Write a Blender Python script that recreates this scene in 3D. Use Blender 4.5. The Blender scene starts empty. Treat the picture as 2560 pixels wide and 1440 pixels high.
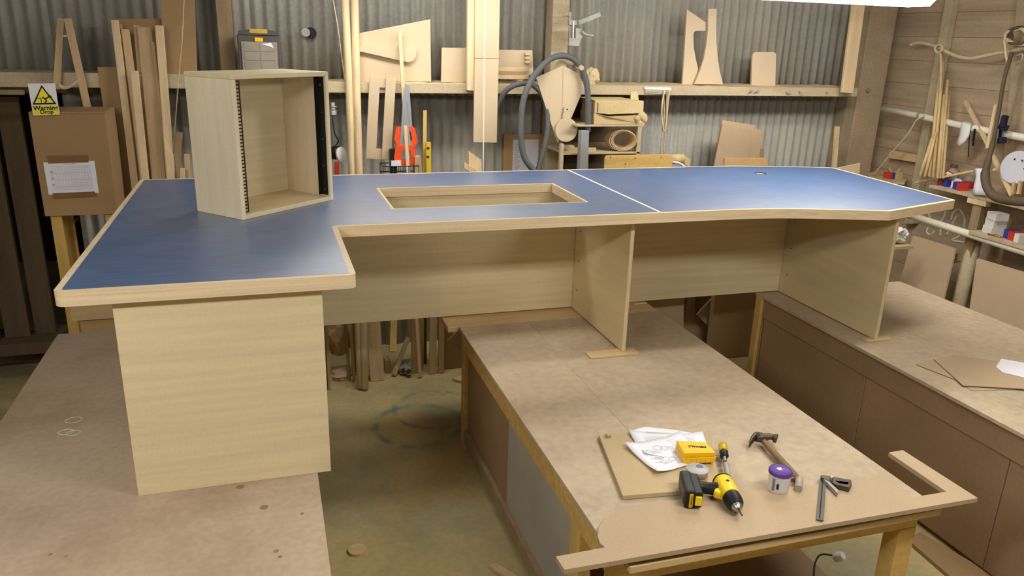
import bpy, bmesh, math, random
from mathutils import Vector, Matrix
random.seed(4)
S = bpy.context.scene
COL = S.collection

# ------------------------------------------------------------------ camera
cam_d = bpy.data.cameras.new('camera')
cam_d.sensor_fit = 'HORIZONTAL'; cam_d.sensor_width = 36.0
cam_d.lens = 1933.0 / 2560.0 * 36.0
cam_d.clip_start = 0.05; cam_d.clip_end = 60
cam = bpy.data.objects.new('camera', cam_d); COL.objects.link(cam)
PITCH, ROLL, YAW = math.radians(18.02), math.radians(1.74), math.radians(17.8)
fw = Vector((math.sin(YAW)*math.cos(PITCH), math.cos(YAW)*math.cos(PITCH), -math.sin(PITCH)))
rt = Vector((math.cos(YAW), -math.sin(YAW), 0)); up = rt.cross(fw)
r2 = rt*math.cos(ROLL) + up*math.sin(ROLL); u2 = up*math.cos(ROLL) - rt*math.sin(ROLL)
M = Matrix((r2, u2, -fw)).transposed().to_4x4(); M.translation = (0, 0, 2.20)
cam.matrix_world = M
S.camera = cam

# ------------------------------------------------------------------ world, exposure
w = bpy.data.worlds.new('World'); S.world = w; w.use_nodes = True
w.node_tree.nodes['Background'].inputs[0].default_value = (1.0, 0.93, 0.82, 1)
w.node_tree.nodes['Background'].inputs[1].default_value = 0.05
S.view_settings.view_transform = 'Standard'; S.view_settings.look = 'None'
S.view_settings.gamma = 1.0; S.view_settings.use_curve_mapping = False
S.view_settings.exposure = -0.14
LAMP = dict(a=42.0, b=23.0, c=12.0, e=80.0, f=48.0, g=46.0)      # strength of the fluorescent fittings

# ------------------------------------------------------------------ materials
def lin(c): return tuple(((v/255)/12.92 if v/255 <= .04045 else ((v/255+.055)/1.055)**2.4) for v in c)
MATS = {}
def mat(name, rgb, rough=.65, amt=.12, scale=6, stretch=(1,1,1), speck=0.0, spscale=60, bump=0.0, metal=0.0, spec=.3, tint=None, tintamt=0.0, tintscale=1.5):
    m = bpy.data.materials.new(name); m.use_nodes = True
    nt = m.node_tree; N = nt.nodes; L = nt.links
    b = N['Principled BSDF']
    b.inputs['Roughness'].default_value = rough; b.inputs['Metallic'].default_value = metal
    b.inputs['Specular IOR Level'].default_value = spec
    base = lin(rgb)
    tc = N.new('ShaderNodeTexCoord'); oi = N.new('ShaderNodeObjectInfo')
    mul = N.new('ShaderNodeMath'); mul.operation = 'MULTIPLY'; mul.inputs[1].default_value = 17.0
    L.new(oi.outputs['Random'], mul.inputs[0])
    add = N.new('ShaderNodeVectorMath'); add.operation = 'ADD'
    L.new(tc.outputs['Object'], add.inputs[0]); L.new(mul.outputs[0], add.inputs[1])
    mp = N.new('ShaderNodeMapping'); mp.inputs['Scale'].default_value = stretch
    L.new(add.outputs[0], mp.inputs[0])
    no = N.new('ShaderNodeTexNoise'); no.inputs['Scale'].default_value = scale; no.inputs['Detail'].default_value = 6
    L.new(mp.outputs[0], no.inputs['Vector'])
    mr = N.new('ShaderNodeMapRange'); mr.inputs[1].default_value = .3; mr.inputs[2].default_value = .7
    mr.inputs[3].default_value = 1-amt; mr.inputs[4].default_value = 1+amt
    L.new(no.outputs['Fac'], mr.inputs[0])
    val = mr.outputs[0]
    if speck:
        n2 = N.new('ShaderNodeTexNoise'); n2.inputs['Scale'].default_value = spscale; n2.inputs['Detail'].default_value = 3
        L.new(add.outputs[0], n2.inputs['Vector'])
        m2 = N.new('ShaderNodeMapRange'); m2.inputs[1].default_value = .3; m2.inputs[2].default_value = .7
        m2.inputs[3].default_value = 1-speck; m2.inputs[4].default_value = 1+speck
        L.new(n2.outputs['Fac'], m2.inputs[0])
        mm = N.new('ShaderNodeMath'); mm.operation = 'MULTIPLY'
        L.new(val, mm.inputs[0]); L.new(m2.outputs[0], mm.inputs[1]); val = mm.outputs[0]
    vm = N.new('ShaderNodeVectorMath'); vm.operation = 'SCALE'
    vm.inputs[0].default_value = base; L.new(val, vm.inputs['Scale'])
    out = vm.outputs[0]
    if tint:
        n3 = N.new('ShaderNodeTexNoise'); n3.inputs['Scale'].default_value = tintscale; n3.inputs['Detail'].default_value = 5
        L.new(add.outputs[0], n3.inputs['Vector'])
        m3 = N.new('ShaderNodeMapRange'); m3.inputs[1].default_value = .45; m3.inputs[2].default_value = .68
        m3.inputs[3].default_value = 0; m3.inputs[4].default_value = tintamt
        L.new(n3.outputs['Fac'], m3.inputs[0])
        mx = N.new('ShaderNodeMix'); mx.data_type = 'RGBA'
        L.new(m3.outputs[0], mx.inputs[0]); L.new(out, mx.inputs[6]); mx.inputs[7].default_value = (*lin(tint), 1)
        out = mx.outputs[2]
    L.new(out, b.inputs['Base Color'])
    if bump:
        bp = N.new('ShaderNodeBump'); bp.inputs['Strength'].default_value = bump; bp.inputs['Distance'].default_value = .004
        L.new(no.outputs['Fac'], bp.inputs['Height']); L.new(bp.outputs[0], b.inputs['Normal'])
    MATS[name] = m
    return m
def emis(name, rgb, s):
    m = bpy.data.materials.new(name); m.use_nodes = True
    b = m.node_tree.nodes['Principled BSDF']
    b.inputs['Base Color'].default_value = (.8,.8,.8,1)
    b.inputs['Emission Color'].default_value = (*rgb, 1); b.inputs['Emission Strength'].default_value = s
    return m

OAKX = mat('oak_veneer_x', (220,203,164), .55, .07, 5, (.35,3,9), .03, 90)
OAKZ = mat('oak_veneer_z', (230,214,182), .5, .06, 5, (5,5,.45), .03, 90)
OAKY = mat('oak_veneer_y', (214,196,154), .55, .07, 5, (9,.35,3), .03, 90)
ASHX = mat('ash_lipping', (228,206,170), .32, .12, 4, (.5,14,30), .03, 90, spec=.5)
PINE = mat('pale_pine', (214,190,150), .6, .12, 5, (6,6,.5), .05, 80)
PINE2 = mat('warm_pine', (190,162,122), .6, .14, 5, (6,6,.5), .05, 80)
YPINE = mat('yellow_pine', (204,170,98), .6, .12, 5, (6,6,.5), .06, 70)
YPINEX = mat('yellow_pine_x', (204,168,100), .6, .14, 4, (.5,6,6), .08, 60)
PINEX = mat('pale_pine_x', (206,178,132), .6, .12, 5, (.5,6,6), .05, 80)
MDF = mat('mdf_board', (181,158,128), .75, .06, 3, (1,1,1), .05, 140)
MDFB = mat('mdf_brown', (160,130,92), .75, .08, 3, (1,1,1), .06, 140)
MDFL = mat('mdf_pale', (205,184,153), .75, .06, 3, (1,1,1), .04, 140)
PLYTOP = mat('worn_bench_ply', (186,168,142), .7, .1, 2.2, (1,1,1), .1, 26, tint=(160,132,100), tintamt=.28, tintscale=2.6)
PLYTOPL = mat('worn_bench_ply_left', (184,164,140), .72, .12, 1.8, (1,1,1), .08, 40, tint=(140,112,84), tintamt=.5, tintscale=2.2)
PLYSIDE = mat('bench_side_ply', (152,124,94), .7, .1, 3, (1,1,1), .06, 60)
GREYSIDE = mat('painted_grey_panel', (166,160,150), .6, .1, 3)
DUSTY = mat('dusty_timber', (186,170,140), .9, .12, 5, (.5,3,3), .1, 70)
STUD = mat('dusty_stud', (150,128,98), .85, .14, 4, (4,4,.6), .08, 60)
STEEL = mat('galvanised_corrugated', (164,162,154), .62, .16, 2.0, (5,1,.7), .1, 45, metal=.0, spec=.4, tint=(172,166,150), tintamt=.6, tintscale=.9)
PLANK = mat('wall_plank', (178,157,130), .85, .14, 3, (3,.4,8), .07, 60)
POST = mat('brown_post', (168,148,122), .9, .1, 5, (1,1,1), .12, 70)
CONC = mat('corner_concrete', (150,136,112), .9, .1, 4, (1,1,1), .1, 60)
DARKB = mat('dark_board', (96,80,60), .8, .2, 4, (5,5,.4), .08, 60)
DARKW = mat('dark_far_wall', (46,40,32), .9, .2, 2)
PALEW = mat('pale_rear_wall', (176,164,142), .9, .1, 2)
CEIL = mat('ceiling_sheet', (120,110,94), .9, .1, 2)
BLACK = mat('black_plastic', (30,29,28), .45, .1, 10)
BLACKM = mat('black_steel', (26,24,22), .5, .1, 10)
GREYHOSE = mat('grey_hose', (92,94,94), .6, .1, 20)
BRNHOSE = mat('dusty_dark_hose', (92,76,60), .7, .15, 14)
METAL = mat('bright_steel', (170,168,164), .32, .08, 14, metal=.9)
DULL = mat('dusty_metal', (168,166,158), .6, .15, 12, metal=.3)
WHITE = mat('white_plastic', (224,222,218), .5, .04, 6)
WHITEP = mat('white_pipe', (226,220,206), .45, .1, 3, (1,.4,1), .05, 30)
PAPER = mat('paper', (232,232,240), .8, .03, 5)
CARD = mat('cardboard', (190,156,108), .85, .06, 5, (1,1,1), .04, 60)
CARDD = mat('dusty_cardboard', (196,174,128), .85, .1, 4, (1,1,1), .06, 60)
TAPE = mat('parcel_tape', (128,94,58), .35, .1, 8)
YEL = mat('yellow_plastic', (240,190,26), .42, .04, 8)
YEL2 = mat('warning_yellow', (236,220,20), .5, .04, 8)
DRILLY = mat('drill_yellow', (240,206,36), .4, .06, 10)
AMBER = mat('amber_handle', (196,164,38), .25, .12, 8)
PURPLE = mat('purple_lid', (92,58,142), .45, .05, 8)
RED = mat('red_print', (196,56,44), .5, .05, 8)
ORANGE = mat('orange_plastic', (238,88,44), .5, .06, 8)
BLUEP = mat('blue_print', (52,60,150), .5, .05, 8)
INK = mat('grey_ink', (128,130,142), .8, .05, 8)
INKL = mat('pale_grey_ink', (196,198,212), .8, .05, 8)
INKD = mat('black_ink', (30,30,30), .7, .02, 8)
CLEARC = mat('dusty_clear_lid', (150,140,126), .5, .12, 10)
CASEG = mat('dusty_dark_case', (84,80,76), .6, .15, 8)
HAMW = mat('hammer_handle_wood', (122,96,64), .5, .15, 6, (2,2,2))
HAMM = mat('hammer_steel', (88,78,66), .42, .15, 10, metal=.7)
DOWEL = mat('dowel_wood', (212,184,134), .55, .1, 5, (6,6,.5))
CHALK = mat('chalk_paint', (222,216,202), .9, .2, 16)
ROPE = mat('rope', (202,182,148), .85, .15, 40)
BRASS = mat('brass_screw', (190,150,70), .3, .08, 10, metal=.9)
NAVY = mat('navy_plastic', (34,38,64), .5, .1, 10)
SAWB = mat('saw_blade', (156,158,162), .4, .05, 8, metal=.15)
GLASSW = mat('dusty_grey_bottle', (156,144,128), .55, .1, 8)
DUSTTOP = mat('sawdust_heap', (206,186,146), .95, .12, 14, bump=.6)

# blue marbled linoleum
def lino():
    m = mat('blue_linoleum', (8,76,134), .42, .48, 3.2, (4,24,1), .1, 55, spec=.5, tint=(54,94,146), tintamt=.5, tintscale=9)
    b = m.node_tree.nodes['Principled BSDF']
    b.inputs['IOR'].default_value = 1.5; b.inputs['Specular IOR Level'].default_value = .5
    b.inputs['Roughness'].default_value = .55
    b.inputs['Coat Weight'].default_value = 1.0; b.inputs['Coat Roughness'].default_value = .40; b.inputs['Coat IOR'].default_value = 3.0
    return m
LINO = lino()
# floor: concrete under sawdust, with sprayed blue rings
def floor_mat():
    m = mat('sawdust_concrete', (190,172,122), .88, .12, 1.4, (1,1,1), .09, 38, bump=.3, tint=(142,144,122), tintamt=.75, tintscale=1.7)
    nt = m.node_tree; N = nt.nodes; L = nt.links
    b = N['Principled BSDF']; src = b.inputs['Base Color'].links[0].from_socket
    geo = N.new('ShaderNodeNewGeometry')
    wob = N.new('ShaderNodeTexNoise'); wob.inputs['Scale'].default_value = 9; wob.inputs['Detail'].default_value = 4
    L.new(geo.outputs['Position'], wob.inputs['Vector'])
    for (c, rr, wd) in (((0.748,4.060,0.000), .255, .034), ((0.886,4.238,0.000), .25, .026)):
        d = N.new('ShaderNodeVectorMath'); d.operation = 'DISTANCE'; d.inputs[1].default_value = c
        L.new(geo.outputs['Position'], d.inputs[0])
        s = N.new('ShaderNodeMath'); s.operation = 'SUBTRACT'; s.inputs[1].default_value = rr; L.new(d.outputs['Value'], s.inputs[0])
        a = N.new('ShaderNodeMath'); a.operation = 'ABSOLUTE'; L.new(s.outputs[0], a.inputs[0])
        r = N.new('ShaderNodeMapRange'); r.inputs[1].default_value = wd*.3; r.inputs[2].default_value = wd; r.inputs[3].default_value = .75; r.inputs[4].default_value = 0
        L.new(a.outputs[0], r.inputs[0])
        r2_ = N.new('ShaderNodeMapRange'); r2_.inputs[1].default_value = .38; r2_.inputs[2].default_value = .6; L.new(wob.outputs['Fac'], r2_.inputs[0])
        k = N.new('ShaderNodeMath'); k.operation = 'MULTIPLY'; L.new(r.outputs[0], k.inputs[0]); L.new(r2_.outputs[0], k.inputs[1])
        mx = N.new('ShaderNodeMix'); mx.data_type = 'RGBA'; L.new(k.outputs[0], mx.inputs[0]); L.new(src, mx.inputs[6])
        mx.inputs[7].default_value = (*lin((112,134,134)), 1); src = mx.outputs[2]
    L.new(src, b.inputs['Base Color'])
    return m
FLOOR = floor_mat()

# ------------------------------------------------------------------ helpers
def wpos(o):
    v = Vector((0,0,0))
    while o: v += o.location; o = o.parent
    return v
def tag(o, label=None, cat=None, group=None, kind=None):
    if label: o['label'] = label
    if cat: o['category'] = cat
    if group: o['group'] = group
    if kind: o['kind'] = kind
    return o
def thing(name, label, cat, loc=(0,0,0), rz=0, group=None, kind=None):
    o = bpy.data.objects.new(name, None); COL.objects.link(o)
    o.location = loc; o.rotation_euler = (0,0,rz); o.empty_display_size = .05
    return tag(o, label, cat, group, kind)
def finish(name, bm, m, parent=None, bev=0, smooth=False, local=False, seg=2):
    bmesh.ops.recalc_face_normals(bm, faces=bm.faces)
    vs = [v.co for v in bm.verts]
    mn = Vector((min(v.x for v in vs), min(v.y for v in vs), min(v.z for v in vs)))
    mx = Vector((max(v.x for v in vs), max(v.y for v in vs), max(v.z for v in vs)))
    c = Vector(((mn.x+mx.x)/2, (mn.y+mx.y)/2, mn.z))
    for v in bm.verts: v.co -= c
    me = bpy.data.meshes.new(name); bm.to_mesh(me); bm.free()
    me.materials.append(m)
    if smooth:
        for p in me.polygons: p.use_smooth = True
    o = bpy.data.objects.new(name, me); COL.objects.link(o)
    if parent:
        o.parent = parent
        o.location = c if local else c - wpos(parent)
    else: o.location = c
    if bev:
        bv = o.modifiers.new('bevel', 'BEVEL'); bv.width = bev; bv.segments = seg; bv.limit_method = 'ANGLE'; bv.angle_limit = math.radians(40)
        bv.harden_normals = False
    return o
def bm_box(bm, mn, mx):
    x0,y0,z0 = mn; x1,y1,z1 = mx
    v = [bm.verts.new(p) for p in ((x0,y0,z0),(x1,y0,z0),(x1,y1,z0),(x0,y1,z0),(x0,y0,z1),(x1,y0,z1),(x1,y1,z1),(x0,y1,z1))]
    for f in ((3,2,1,0),(4,5,6,7),(0,1,5,4),(1,2,6,5),(2,3,7,6),(3,0,4,7)): bm.faces.new([v[i] for i in f])
def box(name, m, mn, mx, parent=None, bev=.002, local=False):
    bm = bmesh.new(); bm_box(bm, mn, mx); return finish(name, bm, m, parent, bev, local=local)
def boxes(name, m, lst, parent=None, bev=0, local=False):
    bm = bmesh.new()
    for a, b in lst: bm_box(bm, a, b)
    return finish(name, bm, m, parent, bev, local=local)
def bm_prism(bm, pts, off, hole=None):
    off = Vector(off)
    if hole is None:
        a = [bm.verts.new(p) for p in pts]; b = [bm.verts.new(Vector(p)+off) for p in pts]
        n = len(pts)
        bm.faces.new(a); bm.faces.new(b[::-1])
        for i in range(n): bm.faces.new((a[i], a[(i+1)%n], b[(i+1)%n], b[i]))
        return
    loops = [pts] + (hole if isinstance(hole[0][0], (tuple, list, Vector)) else [hole])
    tops = []
    edges = []
    for lp in loops:
        vs = [bm.verts.new(p) for p in lp]; tops.append(vs)
        for i in range(len(vs)): edges.append(bm.edges.new((vs[i], vs[(i+1)%len(vs)])))
    bmesh.ops.triangle_fill(bm, edges=edges, use_beauty=True, use_dissolve=False)
    top_faces = list(bm.faces)
    mp = {}
    for vs in tops:
        for v in vs: mp[v] = bm.verts.new(v.co + off)
    for f in top_faces: bm.faces.new([mp[v] for v in reversed(f.verts)])
    for vs in tops:
        for i in range(len(vs)):
            a, b = vs[i], vs[(i+1)%len(vs)]
            bm.faces.new((a, b, mp[b], mp[a]))
def prism(name, m, pts, off, parent=None, bev=.0015, hole=None, local=False):
    bm = bmesh.new(); bm_prism(bm, pts, off, hole); return finish(name, bm, m, parent, bev, local=local)
def catmull(pts, res=6, closed=False):
    P = [Vector(p) for p in pts]; out = []; n = len(P)
    rng = range(n if closed else n-1)
    for i in rng:
        p0 = P[(i-1)%n] if closed or i > 0 else P[0]*2-P[1]
        p1 = P[i]; p2 = P[(i+1)%n]
        p3 = P[(i+2)%n] if closed or i+2 < n else P[-1]*2-P[-2]
        for k in range(res):
            t = k/res
            out.append(.5*((2*p1)+(p2-p0)*t+(2*p0-5*p1+4*p2-p3)*t*t+(3*p1-p0-3*p2+p3)*t**3))
    if not closed: out.append(P[-1])
    return out
def bm_tube(bm, pts, r, n=10, closed=False):
    P = [Vector(p) for p in pts]; k = len(P)
    rad = r if isinstance(r, (list, tuple)) else [r]*k
    T = []
    for i in range(k):
        a = P[(i-1)%k] if closed or i > 0 else P[i]; b = P[(i+1)%k] if closed or i < k-1 else P[i]
        T.append((b-a).normalized())
    u = T[0].orthogonal().normalized(); rings = []
    for i in range(k):
        u = (u - T[i]*u.dot(T[i])).normalized(); v = T[i].cross(u)
        rings.append([bm.verts.new(P[i]+(u*math.cos(2*math.pi*j/n)+v*math.sin(2*math.pi*j/n))*rad[i]) for j in range(n)])
    for i in range(k if closed else k-1):
        A, B = rings[i], rings[(i+1)%k]
        for j in range(n): bm.faces.new((A[j], A[(j+1)%n], B[(j+1)%n], B[j]))
    if not closed: bm.faces.new(rings[0][::-1]); bm.faces.new(rings[-1])
def tube(name, m, pts, r, parent=None, n=10, closed=False, sm=0, local=False):
    if sm: pts = catmull(pts, sm, closed)
    bm = bmesh.new(); bm_tube(bm, pts, r, n, closed); return finish(name, bm, m, parent, smooth=True, local=local)
def bm_lathe(bm, prof, org=(0,0,0), axis=(0,0,1), n=24):
    A = Vector(axis).normalized(); U = A.orthogonal().normalized(); V = A.cross(U); org = Vector(org); rings = []
    for r, h in prof:
        if r < 1e-6: rings.append([bm.verts.new(org+A*h)])
        else: rings.append([bm.verts.new(org+A*h+(U*math.cos(2*math.pi*j/n)+V*math.sin(2*math.pi*j/n))*r) for j in range(n)])
    for a, b in zip(rings, rings[1:]):
        for j in range(n):
            k = (j+1)%n
            if len(a) == 1 and len(b) == 1: continue
            if len(a) == 1: bm.faces.new((a[0], b[k], b[j]))
            elif len(b) == 1: bm.faces.new((a[j], a[k], b[0]))
            else: bm.faces.new((a[j], a[k], b[k], b[j]))
def lathe(name, m, prof, org, axis=(0,0,1), n=24, parent=None, smooth=True, local=False):
    bm = bmesh.new(); bm_lathe(bm, prof, org, axis, n)
    o = finish(name, bm, m, parent, smooth=smooth, local=local)
    if smooth:
        es = o.modifiers.new('split', 'EDGE_SPLIT'); es.split_angle = math.radians(45)
    return o
def bm_bar(bm, p0, p1, wd, dp, ref=(0,1,0)):
    p0, p1 = Vector(p0), Vector(p1); d = (p1-p0).normalized()
    s = d.cross(Vector(ref))
    s = s.normalized() if s.length > 1e-4 else d.orthogonal().normalized()
    t = s.cross(d).normalized(); s = s*wd/2; t = t*dp/2
    q = [s+t, s-t, -s-t, -s+t]
    a = [bm.verts.new(p0+v) for v in q]; b = [bm.verts.new(p1+v) for v in q]
    bm.faces.new(a); bm.faces.new(b[::-1])
    for i in range(4): bm.faces.new((a[i], a[(i+1)%4], b[(i+1)%4], b[i]))
def bar(name, m, p0, p1, wd, dp, parent=None, bev=.0015, ref=(0,1,0), local=False):
    bm = bmesh.new(); bm_bar(bm, p0, p1, wd, dp, ref); return finish(name, bm, m, parent, bev, local=local)
def ext(p_top, p_low, z=.012):
    """extend the line top->low down to height z"""
    a, b = Vector(p_top), Vector(p_low); t = (z-a.z)/(b.z-a.z); return a+(b-a)*t
def lettering(name, s, size, org, xd, yd, m, parent, depth=.0006, align='CENTER', local=False, squash=1, bold=0):
    cu = bpy.data.curves.new('tmp_text', 'FONT'); cu.body = s; cu.size = size; cu.align_x = align; cu.align_y = 'CENTER'; cu.extrude = depth; cu.resolution_u = 3; cu.offset = bold
    t = bpy.data.objects.new('tmp_text', cu); COL.objects.link(t)
    dg = bpy.context.evaluated_depsgraph_get(); me = bpy.data.meshes.new_from_object(t.evaluated_get(dg))
    bpy.data.objects.remove(t); bpy.data.curves.remove(cu)
    X = Vector(xd).normalized(); Y = Vector(yd).normalized(); Z = X.cross(Y); O = Vector(org)
    bm = bmesh.new(); bm.from_mesh(me); bpy.data.meshes.remove(me)
    for v in bm.verts: v.co = O + X*v.co.x*squash + Y*v.co.y + Z*(v.co.z+depth)
    return finish(name, bm, m, parent, local=local)
def lump(name, m, c, r, parent=None, seed=1, amp=.25, squash=(1,1,1), local=False):
    rn = random.Random(seed); bm = bmesh.new(); bmesh.ops.create_icosphere(bm, subdivisions=3, radius=1)
    ks = [(Vector((rn.uniform(-1,1), rn.uniform(-1,1), rn.uniform(-1,1))).normalized(), rn.uniform(1.5,5), rn.uniform(0,6)) for _ in range(9)]
    for v in bm.verts:
        n = v.co.normalized(); f = 1 + amp*sum(math.sin(k[1]*n.dot(k[0])*2+k[2]) for k in ks)/3
        v.co = Vector(c) + Vector((n.x*squash[0], n.y*squash[1], n.z*squash[2]))*r*f
    return finish(name, bm, m, parent, smooth=False, local=local)
def round_poly(pts, rads, n=8):
    out = []; k = len(pts)
    for i in range(k):
        p = Vector((*pts[i], 0)); a = Vector((*pts[i-1], 0)); b = Vector((*pts[(i+1)%k], 0)); r = rads[i]
        da = (a-p).normalized(); db = (b-p).normalized(); ang = da.angle(db)
        if r <= 0 or ang > math.pi-.01: out.append((p.x, p.y)); continue
        t = r/math.tan(ang/2); bis = (da+db).normalized(); c = p + bis*(r/math.sin(ang/2))
        s = p+da*t; e = p+db*t; va = s-c; vb = e-c
        tot = va.angle(vb); sgn = 1 if va.cross(vb).z > 0 else -1
        for j in range(n+1):
            th = sgn*tot*j/n
            out.append((c.x+va.x*math.cos(th)-va.y*math.sin(th), c.y+va.x*math.sin(th)+va.y*math.cos(th)))
    return out
def inset(pts, d):
    k = len(pts); out = []
    area = sum(pts[i][0]*pts[(i+1)%k][1]-pts[(i+1)%k][0]*pts[i][1] for i in range(k))
    sg = 1 if area > 0 else -1
    for i in range(k):
        p, a, b = Vector(pts[i]), Vector(pts[i-1]), Vector(pts[(i+1)%k])
        e1 = (p-a); e2 = (b-p)
        if e1.length < 1e-7: e1 = e2
        if e2.length < 1e-7: e2 = e1
        e1.normalize(); e2.normalize()
        n1 = Vector((-e1.y, e1.x))*sg; n2 = Vector((-e2.y, e2.x))*sg
        nn = (n1+n2).normalized(); out.append(tuple(p + nn*d/max(.4, nn.dot(n1))))
    return out
def clipx(pts, x, keep_left):
    out = []; k = len(pts)
    ins = lambda p: (p[0] <= x) == keep_left
    for i in range(k):
        a, b = pts[i-1], pts[i]
        if ins(a) != ins(b):
            t = (x-a[0])/(b[0]-a[0]); out.append((x, a[1]+(b[1]-a[1])*t))
        if ins(b): out.append(b)
    return out

# ------------------------------------------------------------------ room shell
YW, XW = 5.33, 4.90
tag(box('floor', FLOOR, (-6, -3.2, -.1), (XW+.1, 8.2, 0), bev=0), kind='structure')
tag(box('ceiling', CEIL, (-6, -3.2, 4.0), (XW+.1, 8.2, 4.1), bev=0), kind='structure')
tag(box('wall_front', PALEW, (-6, -3.3, 0), (XW+.1, -3.2, 4.0), bev=0), kind='structure')
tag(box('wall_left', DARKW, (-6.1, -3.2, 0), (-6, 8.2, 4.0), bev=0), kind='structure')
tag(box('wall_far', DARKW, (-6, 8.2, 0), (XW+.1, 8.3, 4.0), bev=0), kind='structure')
# corrugated back wall: sheets in two tiers that meet behind the rail
wb = thing('wall_back', 'wall of grey corrugated metal sheets behind the desk', None, (1.5, YW, 0), kind='structure')
PITCHC = .071; NC = 8
def sheet_mesh(h, ncor):
    bm = bmesh.new(); prev = None; ns = ncor*8
    for i in range(ns+1):
        x = i/8*PITCHC; y = math.cos(2*math.pi*i/8)*.0105
        a = bm.verts.new((x, y, 0)); b = bm.verts.new((x, y, h))
        if prev: bm.faces.new((prev[0], a, b, prev[1]))
        prev = (a, b)
    me = bpy.data.meshes.new('corrugated_sheet'); bm.to_mesh(me); bm.free()
    for p in me.polygons: p.use_smooth = True
    me.materials.append(STEEL); return me
mu, ml = sheet_mesh(2.2, NC), sheet_mesh(1.9, NC)
def sheet(me, x, z, k):
    o = bpy.data.objects.new('corrugated_sheet', me); COL.objects.link(o); o.parent = wb
    o.location = Vector((x, YW+.012+(.0025 if k%2 else 0), z)) - wb.location
    so = o.modifiers.new('thick', 'SOLIDIFY'); so.thickness = .0012
for k in range(-6, 6): sheet(mu, 1.07+k*(NC*PITCHC-.010), 1.80, k)
for k in range(-3, 7): sheet(ml, .52+k*(NC*PITCHC-.010), -.02, k)
# timber rail along the wall with a drift of sawdust on it
ZR0, ZR1 = 1.838, 1.902
rl = tag(box('trim_1', DUSTY, (-.35, 5.0, ZR0), (4.32, YW, ZR1), bev=.004), 'dusty horizontal timber rail along the corrugated wall', kind='structure')
def drift(name, x0, x1, y0, y1, z, h, seed, parent):
    rn = random.Random(seed); bm = bmesh.new(); nx = int((x1-x0)/.03); ny = 4; g = []
    ph = [rn.uniform(0,6) for _ in range(6)]
    for i in range(nx+1):
        row = []
        for j in range(ny+1):
            x = x0+(x1-x0)*i/nx; y = y0+(y1-y0)*j/ny; e = min(1, 4*j/ny*(1-j/ny)+(.6 if j == ny else 0))*min(1, i/2, (nx-i)/2)
            f = .5+.25*math.sin(x*9+ph[0])+.2*math.sin(x*23+ph[1]+y*30)+.2*math.sin(x*51+ph[2])
            row.append(bm.verts.new((x, y, z+max(0, h*e*f))))
        g.append(row)
    for i in range(nx):
        for j in range(ny): bm.faces.new((g[i][j], g[i+1][j], g[i+1][j+1], g[i][j+1]))
    o = finish(name, bm, DUSTTOP, parent, smooth=True); o['kind'] = 'stuff'; return o
drift('sawdust_drift', -.3, 4.28, 5.01, 5.325, ZR1-.001, .016, 3, rl)
tag(box('trim_2', DUSTY, (-1.75, 5.0, 1.855), (-.36, YW, 1.935), bev=.004), 'dark dusty timber rail at the left of the corrugated wall', kind='structure')
# studs on the back wall
tag(box('trim_3', STUD, ((-0.235,5.200,2.310)[0], 5.2, 0), ((-0.149,5.200,2.313)[0], YW, 3.9)), 'dusty brown upright stud left of the parts case', kind='structure')
tag(box('trim_4', DUSTY, ((1.899,5.200,2.184)[0], 5.2, 0), ((2.018,5.200,2.187)[0], YW, 3.9)), 'pale upright stud behind the hanging hose', kind='structure')
# corner post
cp = tag(box('trim_5', POST, ((4.499,5.200,1.297)[0], 5.2, 0), ((4.747,5.200,1.233)[0], 5.5, 4.0), bev=.006), 'broad brown corner post at the right end of the corrugated wall', kind='structure')
tag(box('post_flange', CONC, ((4.420,5.200,1.341)[0], 5.22, 0), ((4.499,5.200,1.297)[0], 5.36, 4.0), cp), 'paler edge strip of the post')
lathe('bolt_head', CONC, [(0,-.02),(.016,-.02),(.018,0)], (4.577,5.200,1.877), (0,1,0), 8, cp)
# right wall: horizontal boards
wr = thing('wall_right', 'brown boarded wall right of the corner post', None, (XW, 2, 0), kind='structure')
zb = .0
k = 0
pm = {}
while zb < 3.8:
    for (ya, yb) in ((-3.2, 1.1), (1.1, 3.2) if k % 2 else (1.1, 4.1), (3.2, 5.6) if k % 2 else (4.1, 5.6)):
        o = box('plank', PLANK, (XW+random.uniform(0,.005), ya+.001, zb+.0008), (XW+.06, yb-.001, zb+.1752), wr, bev=.0015)
    zb += .176; k += 1

# ------------------------------------------------------------------ lamps
def lamp(label, x0, x1, y, z, strength, group='ceiling fluorescent fittings', hang=True):
    t = thing('fluorescent_fitting', label, 'lamp', ((x0+x1)/2, y, z), group=group)
    w2 = .11
    E_ = emis('lit_diffuser', (1.0, .965, .90), strength)
    # white body with sloped ends, lit prismatic diffuser beneath
    prism('housing', WHITE, [(x0, y-w2, z+.06), (x1, y-w2, z+.06), (x1, y+w2, z+.06), (x0, y+w2, z+.06)], (0,0,.05), t, bev=.004)
    bm = bmesh.new()
    a = [(x0+.04, y-w2+.03, z), (x1-.04, y-w2+.03, z), (x1-.04, y+w2-.03, z), (x0+.04, y+w2-.03, z)]
    b = [(x0+.004, y-w2+.004, z+.058), (x1-.004, y-w2+.004, z+.058), (x1-.004, y+w2-.004, z+.058), (x0+.004, y+w2-.004, z+.058)]
    A = [bm.verts.new(p) for p in a]; B = [bm.verts.new(p) for p in b]
    bm.faces.new(A); bm.faces.new(B)
    for i in range(4): bm.faces.new((A[i], A[(i+1)%4], B[(i+1)%4], B[i]))
    finish('diffuser', bm, E_, t)
    for x in (x0+.2, x1-.2):
        tube('hanger', METAL, [(x, y, z+.11), (x, y, 4.0)], .004, t, 6)
    return t
lamp('white fluorescent fitting hanging at the top right, in view', 2.36, 3.60, 3.75, 2.425, LAMP['a'])
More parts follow.
